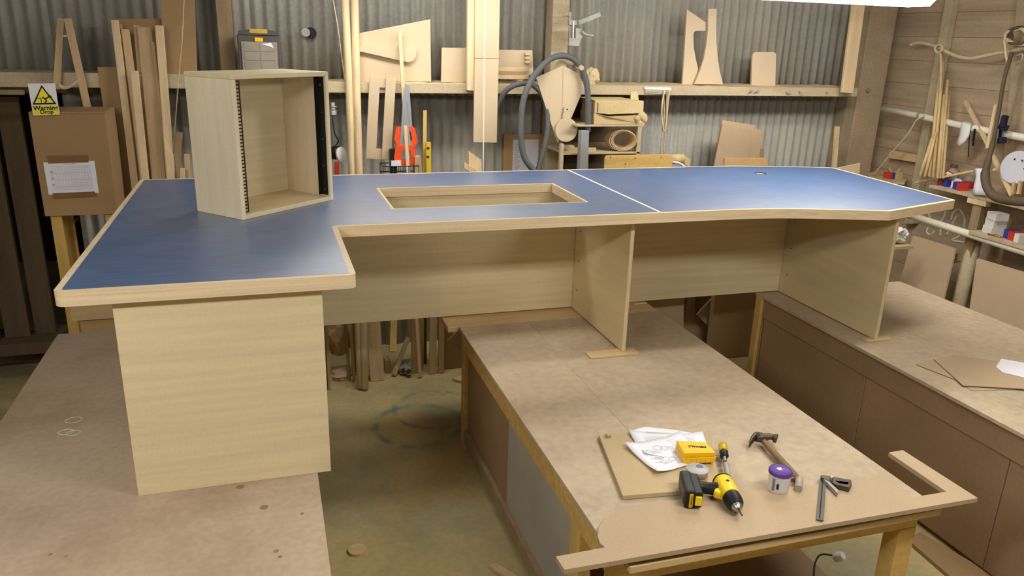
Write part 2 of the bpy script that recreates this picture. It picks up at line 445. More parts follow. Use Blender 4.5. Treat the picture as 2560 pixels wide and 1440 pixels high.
lamp('white fluorescent fitting above the long board on the corrugated wall', .15, 1.60, 4.40, 2.56, LAMP['b'])
lamp('white fluorescent fitting hung above the left workbench', -1.65, -.45, 2.75, 2.95, LAMP['c'])
lamp('white fluorescent fitting hung left of the left workbench, nearest the viewer', -2.1, -.9, .6, 2.68, LAMP['e'])
lamp('white fluorescent fitting hung high over the right workbench', 2.4, 3.6, 2.78, 3.40, LAMP['g'])
lamp('white fluorescent fitting over the near end of the middle workbench', 1.1, 2.4, 1.0, 2.50, LAMP['f'])

# ------------------------------------------------------------------ desk
ZT = 1.45; BZ = .715
desk = thing('desk', 'long console desk with blue linoleum top and pale wood edging', 'desk', (1.4, 3.6, BZ))
out = [(-.628, 4.31), (2.86, 4.325), (3.505, 4.175), (3.437, 3.125), (2.858, 2.952), (2.30, 3.112), (.250, 3.112), (.250, 2.437), (-.628, 2.437)]
outr = round_poly(out, [.02, .9, .05, .025, .01, 1.6, .004, .022, .03], 10)
inn = inset(outr, .021)
HX0, HX1, HY0, HY1 = .515, 1.468, 3.397, 3.903
hole = [(HX0, HY0), (HX1, HY0), (HX1, HY1), (HX0, HY1)]
z3 = lambda pts, z: [(p[0], p[1], z) for p in pts]
prism('lipping', ASHX, z3(outr, ZT), (0,0,-.046), desk, bev=.005, hole=z3(inn, ZT))
prism('core_board', MDF, z3(inn, ZT-.002), (0,0,-.036), desk, bev=0, hole=z3(hole, ZT-.002))
XD = 1.709
il, ir = clipx(inn, XD-.007, True), clipx(inn, XD+.007, False)
prism('linoleum', LINO, z3(il, ZT+.0005), (0,0,-.003), desk, bev=0, hole=z3(hole, ZT+.0005))
gp = (2.856,4.022,1.450)
gh = [(gp[0]+.034*math.cos(a*math.pi/12), gp[1]+.034*math.sin(a*math.pi/12)) for a in range(24)]
prism('linoleum', LINO, z3(ir, ZT+.0005), (0,0,-.003), desk, bev=0, hole=z3(gh, ZT+.0005))
lathe('cable_port', BLACK, [(.0345,.0006),(.0345,.0022),(.0315,.0022),(.0305,-.004),(.0305,-.03)], (gp[0], gp[1], ZT), n=28, parent=desk)
lathe('port_cap', LINO, [(0,-.006),(.0303,-.006),(.0303,-.009),(0,-.009)], (gp[0], gp[1], ZT), n=28, parent=desk)
box('divider_strip', mat('white_inlay', (232,224,206), .45, .03), (XD-.0068, 3.134, ZT-.002), (XD+.0068, 4.294, ZT+.0012), desk, bev=0)
# timber lining of the screen opening
for a, b in (((HX0, HY1-.012, 1.404), (HX1, HY1, ZT)), ((HX0, HY0, 1.404), (HX1, HY0+.012, ZT)), ((HX0, HY0+.012, 1.404), (HX0+.012, HY1-.012, ZT)), ((HX1-.012, HY0+.012, 1.404), (HX1, HY1-.012, ZT))):
    box('opening_lining', ASHX, a, b, desk, bev=0)
# supports
box('end_panel', OAKX, (-.482, 2.477, BZ), (.142, 2.497, 1.404), desk)
box('side_panel', OAKY, (-.482, 2.498, BZ), (-.462, 3.9, 1.404), desk)
box('side_panel', OAKY, (.122, 2.498, BZ), (.142, 3.06, 1.404), desk)
box('modesty_panel', OAKX, (-.46, 3.906, BZ+.012), (1.618, 3.924, 1.404), desk)
box('modesty_panel', OAKX, (1.640, 3.906, BZ+.012), (3.012, 3.924, 1.404), desk)
box('divider_panel', OAKY, (1.619, 3.226, BZ+.010), (1.639, 3.924, 1.404), desk)
box('divider_panel', OAKY, (3.013, 3.062, BZ+.010), (3.033, 4.10, 1.404), desk)
for zz in (.85, 1.02, 1.19, 1.33):
    for xx in (1.617, 3.011):
        lathe('screw_hole', INKD, [(0,-.0006),(.0032,-.0006),(.0032,.003)], (xx, 3.84, zz), (1,0,0), 8, desk)
def wedge(nm, lab, m, a, b):
    return tag(box(nm, m, a, b), lab, 'offcut')
wedge('packing_strip', 'thin wooden packing strip under the middle panel of the desk', PINEX, (1.44, 3.19, BZ), (1.70, 3.27, BZ+.009))
wedge('packing_strip', 'thin wooden packing strip under the right-hand panel of the desk', PINEX, (2.96, 3.055, BZ), (3.12, 3.10, BZ+.010))

# ------------------------------------------------------------------ rack cabinet standing on the desk
cf, clp, crp = (-0.114,3.286,1.450), (-0.317,3.482,1.450), (0.281,3.639,1.450)
ang = math.atan2(crp[1]-cf[1], crp[0]-cf[0])
CW = math.hypot(crp[0]-cf[0], crp[1]-cf[1]); CD = .282; CH = .577; th = .019
cab = thing('rack_cabinet', 'open wooden rack cabinet with black perforated strips, standing on the desk', 'cabinet', (cf[0], cf[1], ZT+.0006), ang)
box('side_panel', OAKZ, (0, 0, 0), (th, CD, CH-.019), cab, local=True)
box('side_panel', OAKZ, (CW-th, 0, 0), (CW, CD, CH-.019), cab, local=True)
box('top_panel', OAKX, (0, 0, CH-.0188), (CW, CD, CH), cab, local=True)
box('bottom_panel', OAKX, (th, 0, 0), (CW-th, CD, th), cab, local=True)
box('back_panel', OAKX, (th, CD-.012, th), (CW-th, CD-.002, CH-.0195), cab, local=True)
# left strip: ladder of square holes; right strip: plain flange against the side
lad = []
x0, x1, za, zb2 = th+.002, th+.028, th+.006, CH-.024
lad.append(((x0, .012, za), (x0+.0045, .0145, zb2))); lad.append(((x1-.0045, .012, za), (x1, .0145, zb2)))
n = 37
for i in range(n+1):
    z = za+(zb2-za-.005)*i/n; lad.append(((x0+.0045, .012, z), (x1-.0045, .0145, z+.0052)))
boxes('rack_strip', BLACKM, lad, cab, local=True)
boxes('strip_flange', BLACKM, [((th+.0002, .0145, za), (th+.002, .04, zb2))], cab, local=True)
boxes('rack_strip', BLACKM, [((CW-th-.0025, .012, za), (CW-th-.0004, .050, zb2)), ((CW-th-.020, .050, za), (CW-th-.0004, .0525, zb2))], cab, local=True)
for zz in (.05, .16, .28, .40, .52):
    lathe('screw', METAL, [(0,-.0012),(.0025,-.0008),(.003,0)], (CW-th-.0026, .031, zz), (1,0,0), 8, cab, local=True)

# ------------------------------------------------------------------ workbenches
def bench(label, x0, x1, y0, y1, top, lm, seams=(), rail=.095):
    t = thing('workbench', label, 'workbench', ((x0+x1)/2, (y0+y1)/2, 0))
    z = BZ
    xs_ = [x0, *seams, x1]
    for q0, q1 in zip(xs_, xs_[1:]): box('top_board', top, (q0+(.0006 if q0 != x0 else 0), y0, z-.018), (q1, y1, z), t, bev=.0015)
    i = .012
    box('rail', lm, (x0+i, y0+i, z-.018-rail), (x1-i, y0+i+.045, z-.0185), t)
    box('rail', lm, (x0+i, y1-i-.045, z-.018-rail), (x1-i, y1-i, z-.0185), t)
    box('rail', lm, (x0+i, y0+i+.046, z-.018-rail), (x0+i+.045, y1-i-.046, z-.0185), t)
    box('rail', lm, (x1-i-.045, y0+i+.046, z-.018-rail), (x1-i, y1-i-.046, z-.0185), t)
    for (lx, ly) in ((x0+i, y0+i), (x1-i-.07, y0+i), (x0+i, y1-i-.07), (x1-i-.07, y1-i-.07)):
        box('leg', lm, (lx, ly, 0), (lx+.07, ly+.07, z-.0188-rail), t, bev=.003)
    return t
lb = bench('wide dusty workbench at the left under the desk return', -1.062, .096, .9, 4.115, PLYTOPL, STUD)
CB = (.918, 2.108, 1.775, 3.765)
cb = bench('wide plywood workbench in the middle carrying the scattered tools', *CB, PLYTOP, YPINEX, ((1.305,2.859,0.715)[0],))
# boarded left flank of the middle bench
fx = CB[0]+.012
yy = CB[2]+.09
box('flank_board', PLYSIDE, (fx+.02, 2.95, .14), (fx+.032, 3.68, .60), cb)
box('flank_board', GREYSIDE, (fx+.02, 2.16, .14), (fx+.032, 2.945, .60), cb)
box('bottom_rail', STUD, (fx, 1.86, .06), (fx+.045, 3.68, .14), cb)
box('middle_post', YPINE, (fx+.002, 2.06, .14), (fx+.05, 2.15, .601), cb)
box('end_batten', PINEX, (CB[0]+.04, CB[2]-.035, BZ-.045), (CB[1]+.03, CB[2]+.01, BZ-.0185), cb, bev=.003)
box('lower_shelf', PLYSIDE, (fx+.06, 1.9, .12), (CB[1]-.03, 3.70, .138), cb)
bsx = (0.858,3.886,0.715)[0]
bk_ = thing('back_bench', 'narrow timber board on legs behind the far end of the middle workbench', 'bench', ((bsx+2.1)/2, 3.92, 0))
box('board', PINEX, (bsx, 3.768, BZ-.03), (2.10, 4.06, BZ), bk_, bev=.003)
for x in (bsx+.16, 2.0):
    box('leg', STUD, (x, 3.80, 0), (x+.06, 3.86, BZ-.0305), bk_)
    box('leg', STUD, (x, 3.98, 0), (x+.06, 4.04, BZ-.0305), bk_)
RB = (2.872, 3.99, 1.2, 3.935)
rb = bench('long brown workbench at the right under the desk end', *RB, PLYTOP, PLYSIDE, (), .12)
fx = RB[0]+.012
box('flank_board', PLYSIDE, (fx+.006, 2.95, .03), (fx+.02, 3.84, .578), rb)
box('flank_board', PLYSIDE, (fx+.006, 2.10, .03), (fx+.02, 2.945, .578), rb)
box('flank_board', PLYSIDE, (fx+.006, 1.29, .03), (fx+.02, 2.095, .578), rb)
box('corner_post', YPINE, (fx-.02, 3.86, 0), (fx+.06, 3.915, .70), rb)
for p in ((2.884,3.675,0.555), (2.884,2.331,0.546)):
    lathe('knot_hole', INKD, [(0,-.001),(.012,-.001),(.012,.0)], (RB[0]+.0195 if p[2] < .58 else RB[0]+.0118, p[1], p[2]), (1,0,0), 12, rb)

# ------------------------------------------------------------------ things on the corrugated wall, left to right
ZRT = ZR1
WY = 5.06                      # face of thin things standing on the rail
# left: dark boards in a rack below the rail
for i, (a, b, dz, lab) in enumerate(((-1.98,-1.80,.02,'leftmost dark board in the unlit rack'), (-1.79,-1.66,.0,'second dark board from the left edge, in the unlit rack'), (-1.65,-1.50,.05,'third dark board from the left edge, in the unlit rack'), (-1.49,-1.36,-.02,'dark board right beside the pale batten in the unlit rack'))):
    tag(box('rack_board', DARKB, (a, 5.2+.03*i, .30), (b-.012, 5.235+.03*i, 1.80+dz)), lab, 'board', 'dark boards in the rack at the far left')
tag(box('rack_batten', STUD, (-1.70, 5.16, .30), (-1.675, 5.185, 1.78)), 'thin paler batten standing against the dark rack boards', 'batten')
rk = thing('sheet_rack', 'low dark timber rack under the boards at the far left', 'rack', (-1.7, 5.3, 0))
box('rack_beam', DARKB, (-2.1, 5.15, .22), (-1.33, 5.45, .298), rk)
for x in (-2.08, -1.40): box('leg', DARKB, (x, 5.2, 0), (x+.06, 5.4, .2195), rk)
tag(box('ledge_batten', STUD, ((-1.377,5.000,1.833)[0]-.3, 4.97, (-1.379,5.000,1.816)[2]), ((-1.257,5.000,1.834)[0], 4.998, (-1.376,5.000,1.842)[2])), 'short timber ledge beside the warning sign', 'batten')
# A-shaped pair of sticks
af = thing('a_frame', 'A-shaped frame of two pale sticks hanging on the dark wall', 'frame', (-1.033,4.970,1.724))
bar('leg', PINE2, (-1.018,4.960,2.222), (-1.089,4.960,1.851), .035, .022, af)
bar('leg', PINE2, (-0.983,4.940,2.223), (-0.944,4.940,1.729), .037, .022, af)
bar('cross_bar', METAL, (-1.018,4.950,2.131), (-0.991,4.950,2.132), .008, .006, af)
tube('cord', ROPE, [(-1.073,4.930,1.870), (-1.051,4.930,1.856), (-1.016,4.930,1.865), (-0.979,4.930,1.895), (-0.963,4.930,1.910)], .007, af, 8, sm=5)
tube('cord', ROPE, [(-1.071,4.930,1.879), (-1.046,4.930,1.864), (-1.009,4.930,1.878), (-0.969,4.930,1.910)], .005, af, 8, sm=5)
bar('foot_tip', METAL, (-0.942,4.925,1.755), (-0.940,4.925,1.727), .036, .006, af)
# box on legs with a taped sheet
BX = 4.62
bxl = thing('mdf_box', 'brown MDF box on timber legs at the left with a taped paper', 'box', ((-1.033,4.620,1.206)[0], 4.75, 0))
bx0, bx1 = (-1.162,4.620,1.748)[0], (-0.806,4.620,1.748)[0]
bz0, bz1 = (-1.157,4.620,1.208)[2], (-1.162,4.620,1.748)[2]
box('body', MDFB, (bx0, BX, bz0), (bx1, BX+.30, bz1), bxl)
box('lid', MDFB, (bx0, BX, bz1+.0005), (bx1, BX+.30, bz1+.010), bxl)
for x in (bx0+.02, bx1-.07):
    box('leg', YPINE, (x, BX+.02, 0), (x+.055, BX+.075, bz0-.0005), bxl)
    box('leg', YPINE, (x, BX+.23, 0), (x+.055, BX+.285, bz0-.0005), bxl)
pp = thing('timetable_sheet', 'white printed table sheet taped to the brown MDF box', 'paper', (-1.020,4.618,1.329))
pts = [(-1.129,4.617,1.498), (-0.886,4.617,1.502), (-0.886,4.617,1.329), (-1.127,4.617,1.326)]
prism('sheet', PAPER, pts, (0,.0015,0), pp, bev=0)
prism('tape', TAPE, [(-1.107,4.615,1.532), (-0.914,4.615,1.533), (-0.915,4.616,1.495), (-1.105,4.615,1.492)], (0,.0012,0), pp, bev=0)
prism('tape', TAPE, [(-1.108,4.615,1.334), (-0.906,4.615,1.337), (-0.894,4.615,1.310), (-1.107,4.615,1.304)], (0,.0012,0), pp, bev=0)
A_, B_, C_, D_ = [Vector(p) for p in pts]
ln = []
bm = bmesh.new()
def on_sheet(u, v): return (A_*(1-u)+B_*u)*(1-v)+(D_*(1-u)+C_*u)*v
for i in range(15):
    v = .14+i*.052; bm_bar(bm, on_sheet(.10, v)+Vector((0,-.0004,0)), on_sheet(.90, v)+Vector((0,-.0004,0)), .0012 if i%4 else .0026, .0004)
for i in range(13):
    u = .22+i*.056; bm_bar(bm, on_sheet(u, .14)+Vector((0,-.0004,0)), on_sheet(u, .87)+Vector((0,-.0004,0)), .0010, .0004, ref=(0,1,0))
for v in (.30, .50, .70):
    bm_bar(bm, on_sheet(.10, v)+Vector((0,-.0004,0)), on_sheet(.16, v)+Vector((0,-.0004,0)), .011, .0004)
bm_bar(bm, on_sheet(.38, .07)+Vector((0,-.0004,0)), on_sheet(.62, .07)+Vector((0,-.0004,0)), .006, .0004)
finish('printed_grid', bm, INKL, pp)
# warning sign leaning on the box lid
ws = thing('warning_sign', 'white and yellow warning sign with a falling figure, standing on the MDF box', 'sign', (-1.087,4.640,1.738))
sg = [(-1.150,4.647,1.898), (-1.026,4.648,1.901), (-1.017,4.610,1.745), (-1.139,4.609,1.741)]
prism('plate', WHITE, sg, (0,.003,0), ws, bev=0)
a, b, c, d = [Vector(p) for p in sg]
def sp(u, v, k=.0015): return (a*(1-u)+b*u)*(1-v)+(d*(1-u)+c*u)*v + Vector((0,-k,0))
prism('yellow_band', YEL2, [sp(.05,.70), sp(.97,.70), sp(.97,.98), sp(.05,.98)], (0,.001,0), ws, bev=0)
prism('triangle_border', INKD, [sp(.50,.05), sp(.95,.66), sp(.05,.66)], (0,.001,0), ws, bev=0)
prism('triangle', YEL2, [sp(.50,.135,.0025), sp(.85,.615,.0025), sp(.15,.615,.0025)], (0,.0009,0), ws, bev=0)
bm = bmesh.new()
def st(l, wd):
    for p, q in zip(l, l[1:]): bm_bar(bm, sp(*p,.0034), sp(*q,.0034), wd, .0006)
st([(.20,.46),(.40,.46),(.40,.60)], .0032)
st([(.46,.44),(.56,.49),(.68,.44),(.80,.40)], .006)
st([(.68,.44),(.74,.36)], .006); st([(.56,.49),(.60,.56),(.52,.60)], .006); st([(.56,.49),(.48,.43)], .006); st([(.70,.42),(.82,.46)], .005)
finish('pictogram', bm, INKD, ws)
cx, cy = (sp(.99,.5)-sp(.01,.5)).normalized(), (sp(.5,.01)-sp(.5,.99)).normalized()
lettering('lettering', 'Warning', .0325, sp(.52,.775,.0022), cx, cy, INKD, ws, .0004, bold=.0007)
lettering('lettering', 'Drop', .028, sp(.54,.90,.0022), cx, cy, INKD, ws, .0004, bold=.0006)
# stack of board ends on the floor behind the left bench
for i, (x0_, x1_, z0_, z1_, y0_, lab) in enumerate(((-1.0,-.74,.0,.72,4.30,'brown box standing behind the far end of the left workbench'), (-1.03,-.70,.7205,.80,4.28,'flat board lying on the brown box behind the left workbench'))):
    tag(box('floor_box', CARD if not i else PINEX, (x0_, y0_, z0_), (x1_, y0_+.28, z1_)), lab, 'box' if not i else 'board')
tag(tube('wire_hoop', STUD, [(-1.075,4.950,1.122), (-1.132,4.950,1.064), (-1.168,4.950,0.982), (-1.156,4.950,0.916), (-1.094,4.950,0.908)], .006, sm=5, n=8), 'thin bent wire hoop hanging below the brown box', 'wire')
# big boards standing on the rail at the left
def standing(name, lab, m, pts, th_=.012, cat='board', grp=None, hole=None):
    return tag(prism(name, m, pts, (0, th_, 0), hole=hole), lab, cat, grp)
standing('mdf_sheet', 'tall brown MDF sheet on the rail between the timber lengths and the stud', MDFB, [(-0.521,5.080,2.466), (-0.335,5.080,2.475), (-0.367,5.080,1.884), (-0.540,5.080,1.884)], .015)
standing('mdf_sheet', 'brown MDF sheet behind the tall timber lengths', MDFB, [(-0.772,5.110,2.230), (-0.535,5.110,2.238), (-0.537,5.110,1.885), (-0.790,5.110,1.882)], .015)
standing('mdf_sheet', 'narrow brown MDF sheet leaning between the box and the timber lengths', MDFB, [(-0.880,5.001,1.968), (-0.772,5.002,1.972), (-0.729,4.913,0.732), (-0.847,4.912,0.727)], .015)
# tall lengths of timber
def length(lab, m, t0, l0, wd, dp=.02, name='timber_length', zf=.012, grp='tall timber lengths at the left'):
    return tag(bar(name, m, t0, ext(t0, l0, zf), wd, dp), lab, 'timber', grp)
length('pale square timber length, leftmost of the tall lengths by the box', PINE, (-0.762,5.009,2.221), (-0.744,4.887,1.347), .038)
length('thin dark timber strip just right of the leftmost pale length', PINE2, (-0.746,5.046,2.202), (-0.724,4.926,1.340), .025)
length('timber length with a sawn top, second from the box', PINE2, (-0.718,5.032,2.175), (-0.692,4.912,1.341), .042)
length('short pale timber length in front of the taller ones', PINE, (-0.683,4.940,1.954), (-0.680,4.854,1.351), .040)
length('narrow lath between the short pale length and the broad plank', PINE2, (-0.662,5.061,2.199), (-0.667,4.943,1.335), .03)
length('broad sawn plank in the middle of the tall lengths', PINE2, (-0.619,5.044,2.189), (-0.617,4.922,1.338), .075)
length('thin lath right of the broad plank', PINE2, (-0.581,5.021,2.110), (-0.564,4.905,1.347), .018)
length('pale timber length, rightmost of the tall lengths', PINE, (-0.537,5.015,2.200), (-0.547,4.885,1.350), .044)
length('stubby dark batten left of the rack cabinet, tallest of three', STUD, (-0.483,4.940,1.613), (-0.525,4.916,1.336), .04)
length('short pale lath left of the rack cabinet, shortest of three', PINE, (-0.479,4.875,1.413), (-0.483,4.869,1.344), .026)
length('reddish lath close beside the rack cabinet', PINE2, (-0.453,4.929,1.486), (-0.459,4.916,1.335), .03)
tag(tube('string', ROPE, [(-0.373,4.900,2.422), (-0.415,4.900,2.127), (-0.451,4.900,1.932), (-0.527,4.900,1.480)], .003, n=6), 'thin pale cord hanging in front of the tall MDF sheet', 'cord')
tag(tube('string', ROPE, [(0.420,4.980,2.462), (0.454,4.980,2.218), (0.482,4.980,1.904)], .003, n=6), 'thin pale cord beside the two round poles', 'cord')
# parts organiser on the rail
oc = thing('parts_case', 'dusty dark parts organiser case with a yellow handle', 'case', (-0.018,5.040,1.895))
ox0, ox1 = (-0.126,5.030,2.088)[0], (0.118,5.030,2.094)[0]
oz0, oz1 = ZRT+.001, (0.002,5.030,2.193)[2]
zc = (-0.002,5.030,2.134)[2]
box('body', CASEG, (ox0, 5.035, oz0), (ox1, 5.125, zc+.03), oc, bev=.008)
bm = bmesh.new(); bm_prism(bm, [(ox0+.004, 5.03, zc+.03), (ox1-.004, 5.03, zc+.03), (ox1-.010, 5.03, oz1-.006), (ox1-.06, 5.03, oz1), (ox0+.06, 5.03, oz1), (ox0+.010, 5.03, oz1-.006)], (0,.09,0),
    hole=[(ox0+.055, 5.03, zc+.048), (ox1-.055, 5.03, zc+.048), (ox1-.055, 5.03, oz1-.012), (ox0+.055, 5.03, oz1-.012)]); finish('handle_frame', bm, CASEG, oc, .004)
box('handle', mat('dusty_yellow', (190,158,70), .6, .1), (ox0+.07, 5.025, oz1-.022), (ox1-.07, 5.05, oz1+.006), oc, bev=.006)
box('latch', YEL, ((ox0+ox1)/2-.024, 5.024, zc-.008), ((ox0+ox1)/2+.024, 5.034, zc+.016), oc, bev=.003)
lid = box('clear_lid', CLEARC, (ox0+.02, 5.027, oz0+.004), (ox1-.02, 5.0345, zc-.008), oc, bev=.003)
nx_, nz_ = 2, 4
for i in range(nx_):
    for j in range(nz_):
        wx = (ox1-ox0-.06)/nx_; hz = (zc-.012-oz0-.012)/nz_
        box('compartment', CLEARC, (ox0+.03+i*wx+.004, 5.0245, oz0+.01+j*hz+.004), (ox0+.03+(i+1)*wx-.004, 5.0268, oz0+.01+(j+1)*hz-.004), lid, bev=.001)
prism('paper_label', PAPER, [(0.006,5.022,2.114), (0.065,5.022,2.122), (0.079,5.022,2.093), (0.050,5.022,2.102)], (0,.001,0), lid, bev=0)
# blanked hole in the sheeting
hc = thing('hole_cover', 'round swivel plate over a dark hole in the corrugated wall', 'plate', (0.299,5.310,2.182))
lathe('hole_rim', INKD, [(0,0),(.036,0),(.036,.006)], (0.313,5.308,2.182), (0,1,0), 24, hc)
lathe('plate', DULL, [(0,-.004),(.026,-.004),(.028,0),(.028,.004)], (0.281,5.298,2.186), (0,1,0), 24, hc)
# two round poles
for lab, p, q, r in (('left of two round timber poles leaning on the rail', (0.517,5.115,2.541), (0.499,4.885,1.359), .023), ('right of two round timber poles leaning on the rail', (0.572,5.115,2.543), (0.540,4.876,1.360), .025)):
    e = ext(p, q, .012)
    bm = bmesh.new(); P = [Vector(p).lerp(e, i/9)+Vector((random.uniform(-.003,.003), 0, 0)) for i in range(10)]; bm_tube(bm, P, [r*(1+.05*random.uniform(-1,1)) for _ in P], 12)
    tag(finish('timber_pole', bm, PINE, smooth=True), lab, 'pole', 'round timber poles')
# hung sander and red clamp right of the cabinet
sd = thing('hanging_sander', 'dark power tool with a pale round disc hanging right of the rack cabinet', 'power tool', (0.432,5.000,1.425))
lathe('disc', WHITE, [(0,-.012),(.030,-.012),(.046,-.006),(.048,.006),(.03,.012),(0,.012)], (0.440,4.970,1.464), (.75,-.6,.1), 24, sd)
lathe('body', BLACK, [(0,-.07),(.03,-.068),(.042,-.03),(.042,.01),(.03,.02),(0,.02)], (0.420,4.990,1.472), (.75,-.6,.1), 16, sd)
tube('cable', BLACK, [(0.410,4.990,1.514), (0.431,4.990,1.546), (0.419,4.990,1.571), (0.408,4.990,1.601), (0.402,5.000,1.674), (0.409,5.020,1.720)], .004, sd, 6, sm=5)
lathe('bracket', DULL, [(0,-.03),(.02,-.03),(.022,0),(.014,.01),(.014,.05),(0,.05)], (0.410,5.030,1.727), (0,.3,1), 12, sd)
tube('hook', DULL, [(0.398,5.000,1.751), (0.430,5.000,1.754)], .005, sd, 6)
tag(bar('red_clamp', RED, (0.412,4.950,1.420), (0.405,4.950,1.256), .03, .02), 'small red clamp handle just above the desk edge beside the poles', 'clamp')
# tapered panel and round-cornered panel on the rail
standing('tapered_panel', 'large tapered MDF panel standing on the rail behind the poles', MDFL, [(0.489,5.070,2.170), (1.035,5.070,2.288), (1.039,5.070,1.908), (0.487,5.070,1.906)], .018)
pp2 = [(p[0], p[2]) for p in ((0.539,5.035,2.111), (0.925,5.035,2.122), (0.938,5.035,2.113), (0.940,5.035,2.084), (0.932,5.035,2.055), (0.912,5.035,2.033), (0.884,5.035,2.025), (0.538,5.035,2.094))]
standing('wedge_template', 'wedge-shaped MDF panel with rounded end lying against the tapered panel', MDFL, [(x, 5.035, z) for x, z in pp2], .033)
tag(bar('thin_lath', PINE, (0.832,5.026,2.215), ext((0.832,5.026,2.215), (0.851,4.899,1.354)), .022, .014), 'thin pale lath leaning in front of the tapered panel', 'lath')
# slotted template and slat
tp = [(0.635,4.985,1.937), (0.738,4.985,1.931), (0.707,4.985,1.422), (0.596,4.985,1.434)]
tag(prism('slotted_template', MDFL, tp, (0,.012,0), hole=[(0.695,4.985,1.873), (0.732,4.985,1.871), (0.704,4.985,1.494), (0.665,4.985,1.494)]), 'MDF template with a long slot hanging below the rail', 'template')
tag(prism('mdf_strip', MDFL, [(0.734,4.972,1.932), (0.796,4.972,1.928), (0.756,4.972,1.421), (0.695,4.972,1.427)], (0,.012,0)), 'MDF strip hanging beside the slotted template', 'strip')
# handsaws
for i, (hc_, tipL, tipR, bl, br, lab) in enumerate((((0.848,4.950,1.583), (0.850,4.950,1.901), (0.874,4.950,1.887), (0.818,4.950,1.633), (0.892,4.950,1.623), 'upper orange-handled handsaw hanging below the rail'), ((0.840,4.930,1.469), (0.833,4.935,1.827), (0.848,4.935,1.817), (0.808,4.935,1.515), (0.880,4.935,1.503), 'lower orange-handled handsaw hanging below the rail'))):
    sw = thing('handsaw', lab, 'saw', hc_, group='orange handsaws')
    prism('blade', SAWB, [tipL, tipR, br, bl], (0,.0015,0), sw, bev=0)
    hx, hy, hz = hc_
    ring = [(hx-.060, hz+.055), (hx+.055, hz+.055), (hx+.078, hz-.045), (hx+.05, hz-.075), (hx-.045, hz-.070), (hx-.075, hz-.03)]
    inn2 = [(hx-.022, hz+.026), (hx+.030, hz+.026), (hx+.042, hz-.035), (hx-.030, hz-.040)]
    ring = round_poly(ring, [.02,.02,.03,.02,.03,.02], 4); inn2 = round_poly(inn2, [.01]*4, 4)
    prism('handle', ORANGE, [(x, hy-.012, z) for x, z in ring], (0,.026,0), sw, bev=.005, hole=[(x, hy-.012, z) for x, z in inn2])
# wire basket with small boxes
wk = thing('wire_basket', 'black wire basket at the back edge of the desk below the saws', 'basket', (0.805,4.900,1.352))
z1_, z0_ = (0.794,4.860,1.400)[2], (0.794,4.860,1.400)[2]-.16
xa, xb = (0.688,4.860,1.402)[0], (0.914,4.860,1.397)[0]
for z in (z1_, z1_-.055, z1_-.11, z0_):
    tube('wire', BLACKM, [(xa, 4.86, z), (xb, 4.86, z), (xb, 5.0, z), (xa, 5.0, z)], .003, wk, 6, closed=True)
for i in range(8):
    x = xa+(xb-xa)*i/7; tube('wire', BLACKM, [(x, 4.86, z1_), (x, 4.86, z0_), (x, 5.0, z0_), (x, 5.0, z1_)], .002, wk, 6)
b1 = thing('small_carton', 'small carton with white label standing in the wire basket', 'carton', (0.778,4.920,1.393))
box('carton', BLACK, ((0.744,4.920,1.482)[0], 4.92, z0_+.004), ((0.785,4.920,1.482)[0], 4.97, (0.780,4.920,1.497)[2]), b1)
box('label', PAPER, ((0.746,4.910,1.408)[0], 4.905, (0.777,4.910,1.394)[2]), ((0.808,4.910,1.407)[0], 4.9195, (0.777,4.910,1.428)[2]), b1)
tag(box('wood_block', PINE2, ((0.896,4.930,1.427)[0], 4.90, z0_+.004), ((0.933,4.930,1.427)[0], 4.97, (0.909,4.930,1.455)[2])), 'small wood block standing in the wire basket', 'block')
tag(bar('yellow_lath', YPINE, (0.994,5.059,1.727), ext((0.994,5.059,1.727), (0.977,5.011,1.332)), .024, .018), 'upright yellowish lath beside the spirit level', 'lath')
sl = thing('spirit_level', 'yellow spirit level leaning against the corrugated wall', 'spirit level', ((0.997,4.980,1.337)[0], 4.98, 0))
zl = (0.998,4.980,1.534)[2]
box('beam', mat('level_yellow', (214,182,40), .4, .06), ((0.984,4.980,1.470)[0], 4.97, zl-1.2), ((1.016,4.980,1.470)[0], 4.995, zl), sl, bev=.003)
for q in ((0.996,4.969,1.497), (0.995,4.969,1.440)): lathe('vial', INKD, [(0,-.002),(.008,-.002),(.008,0)], q, (0,1,0), 12, sl)
# batten and long hanging board with pull cord
tag(prism('hanging_batten', PINE, [(1.244,4.955,2.544), (1.290,4.955,2.546), (1.294,4.955,1.860), (1.249,4.955,1.863)], (0,.04,0)), 'pale timber batten left of the long hanging board', 'batten')
lbd = thing('hanging_board', 'long MDF board hanging vertically in front of the rail', 'board', (1.374,4.940,1.533))
prism('board', MDFL, [(1.293,4.940,2.059), (1.451,4.940,2.060), (1.450,4.940,1.530), (1.292,4.940,1.534)], (0,.018,0), lbd)
prism('board', MDFL, [(1.288,4.940,2.545), (1.449,4.940,2.553), (1.451,4.940,2.062), (1.293,4.940,2.061)], (0,.018,0), lbd)
tag(tube('pull_cord', mat('white_cord', (250,246,232), .6, .03), [(1.335,4.880,2.544), (1.339,4.880,2.054), (1.344,4.880,1.354), (1.346,4.880,1.108)], .0032, n=6), 'white pull cord hanging in front of the long board', 'cord')
standing('square_board', 'square MDF offcut standing on the rail left of the hanging batten', MDFL, [(1.105,5.050,2.119), (1.281,5.050,2.121), (1.283,5.050,1.907), (1.100,5.050,1.905)], .018)
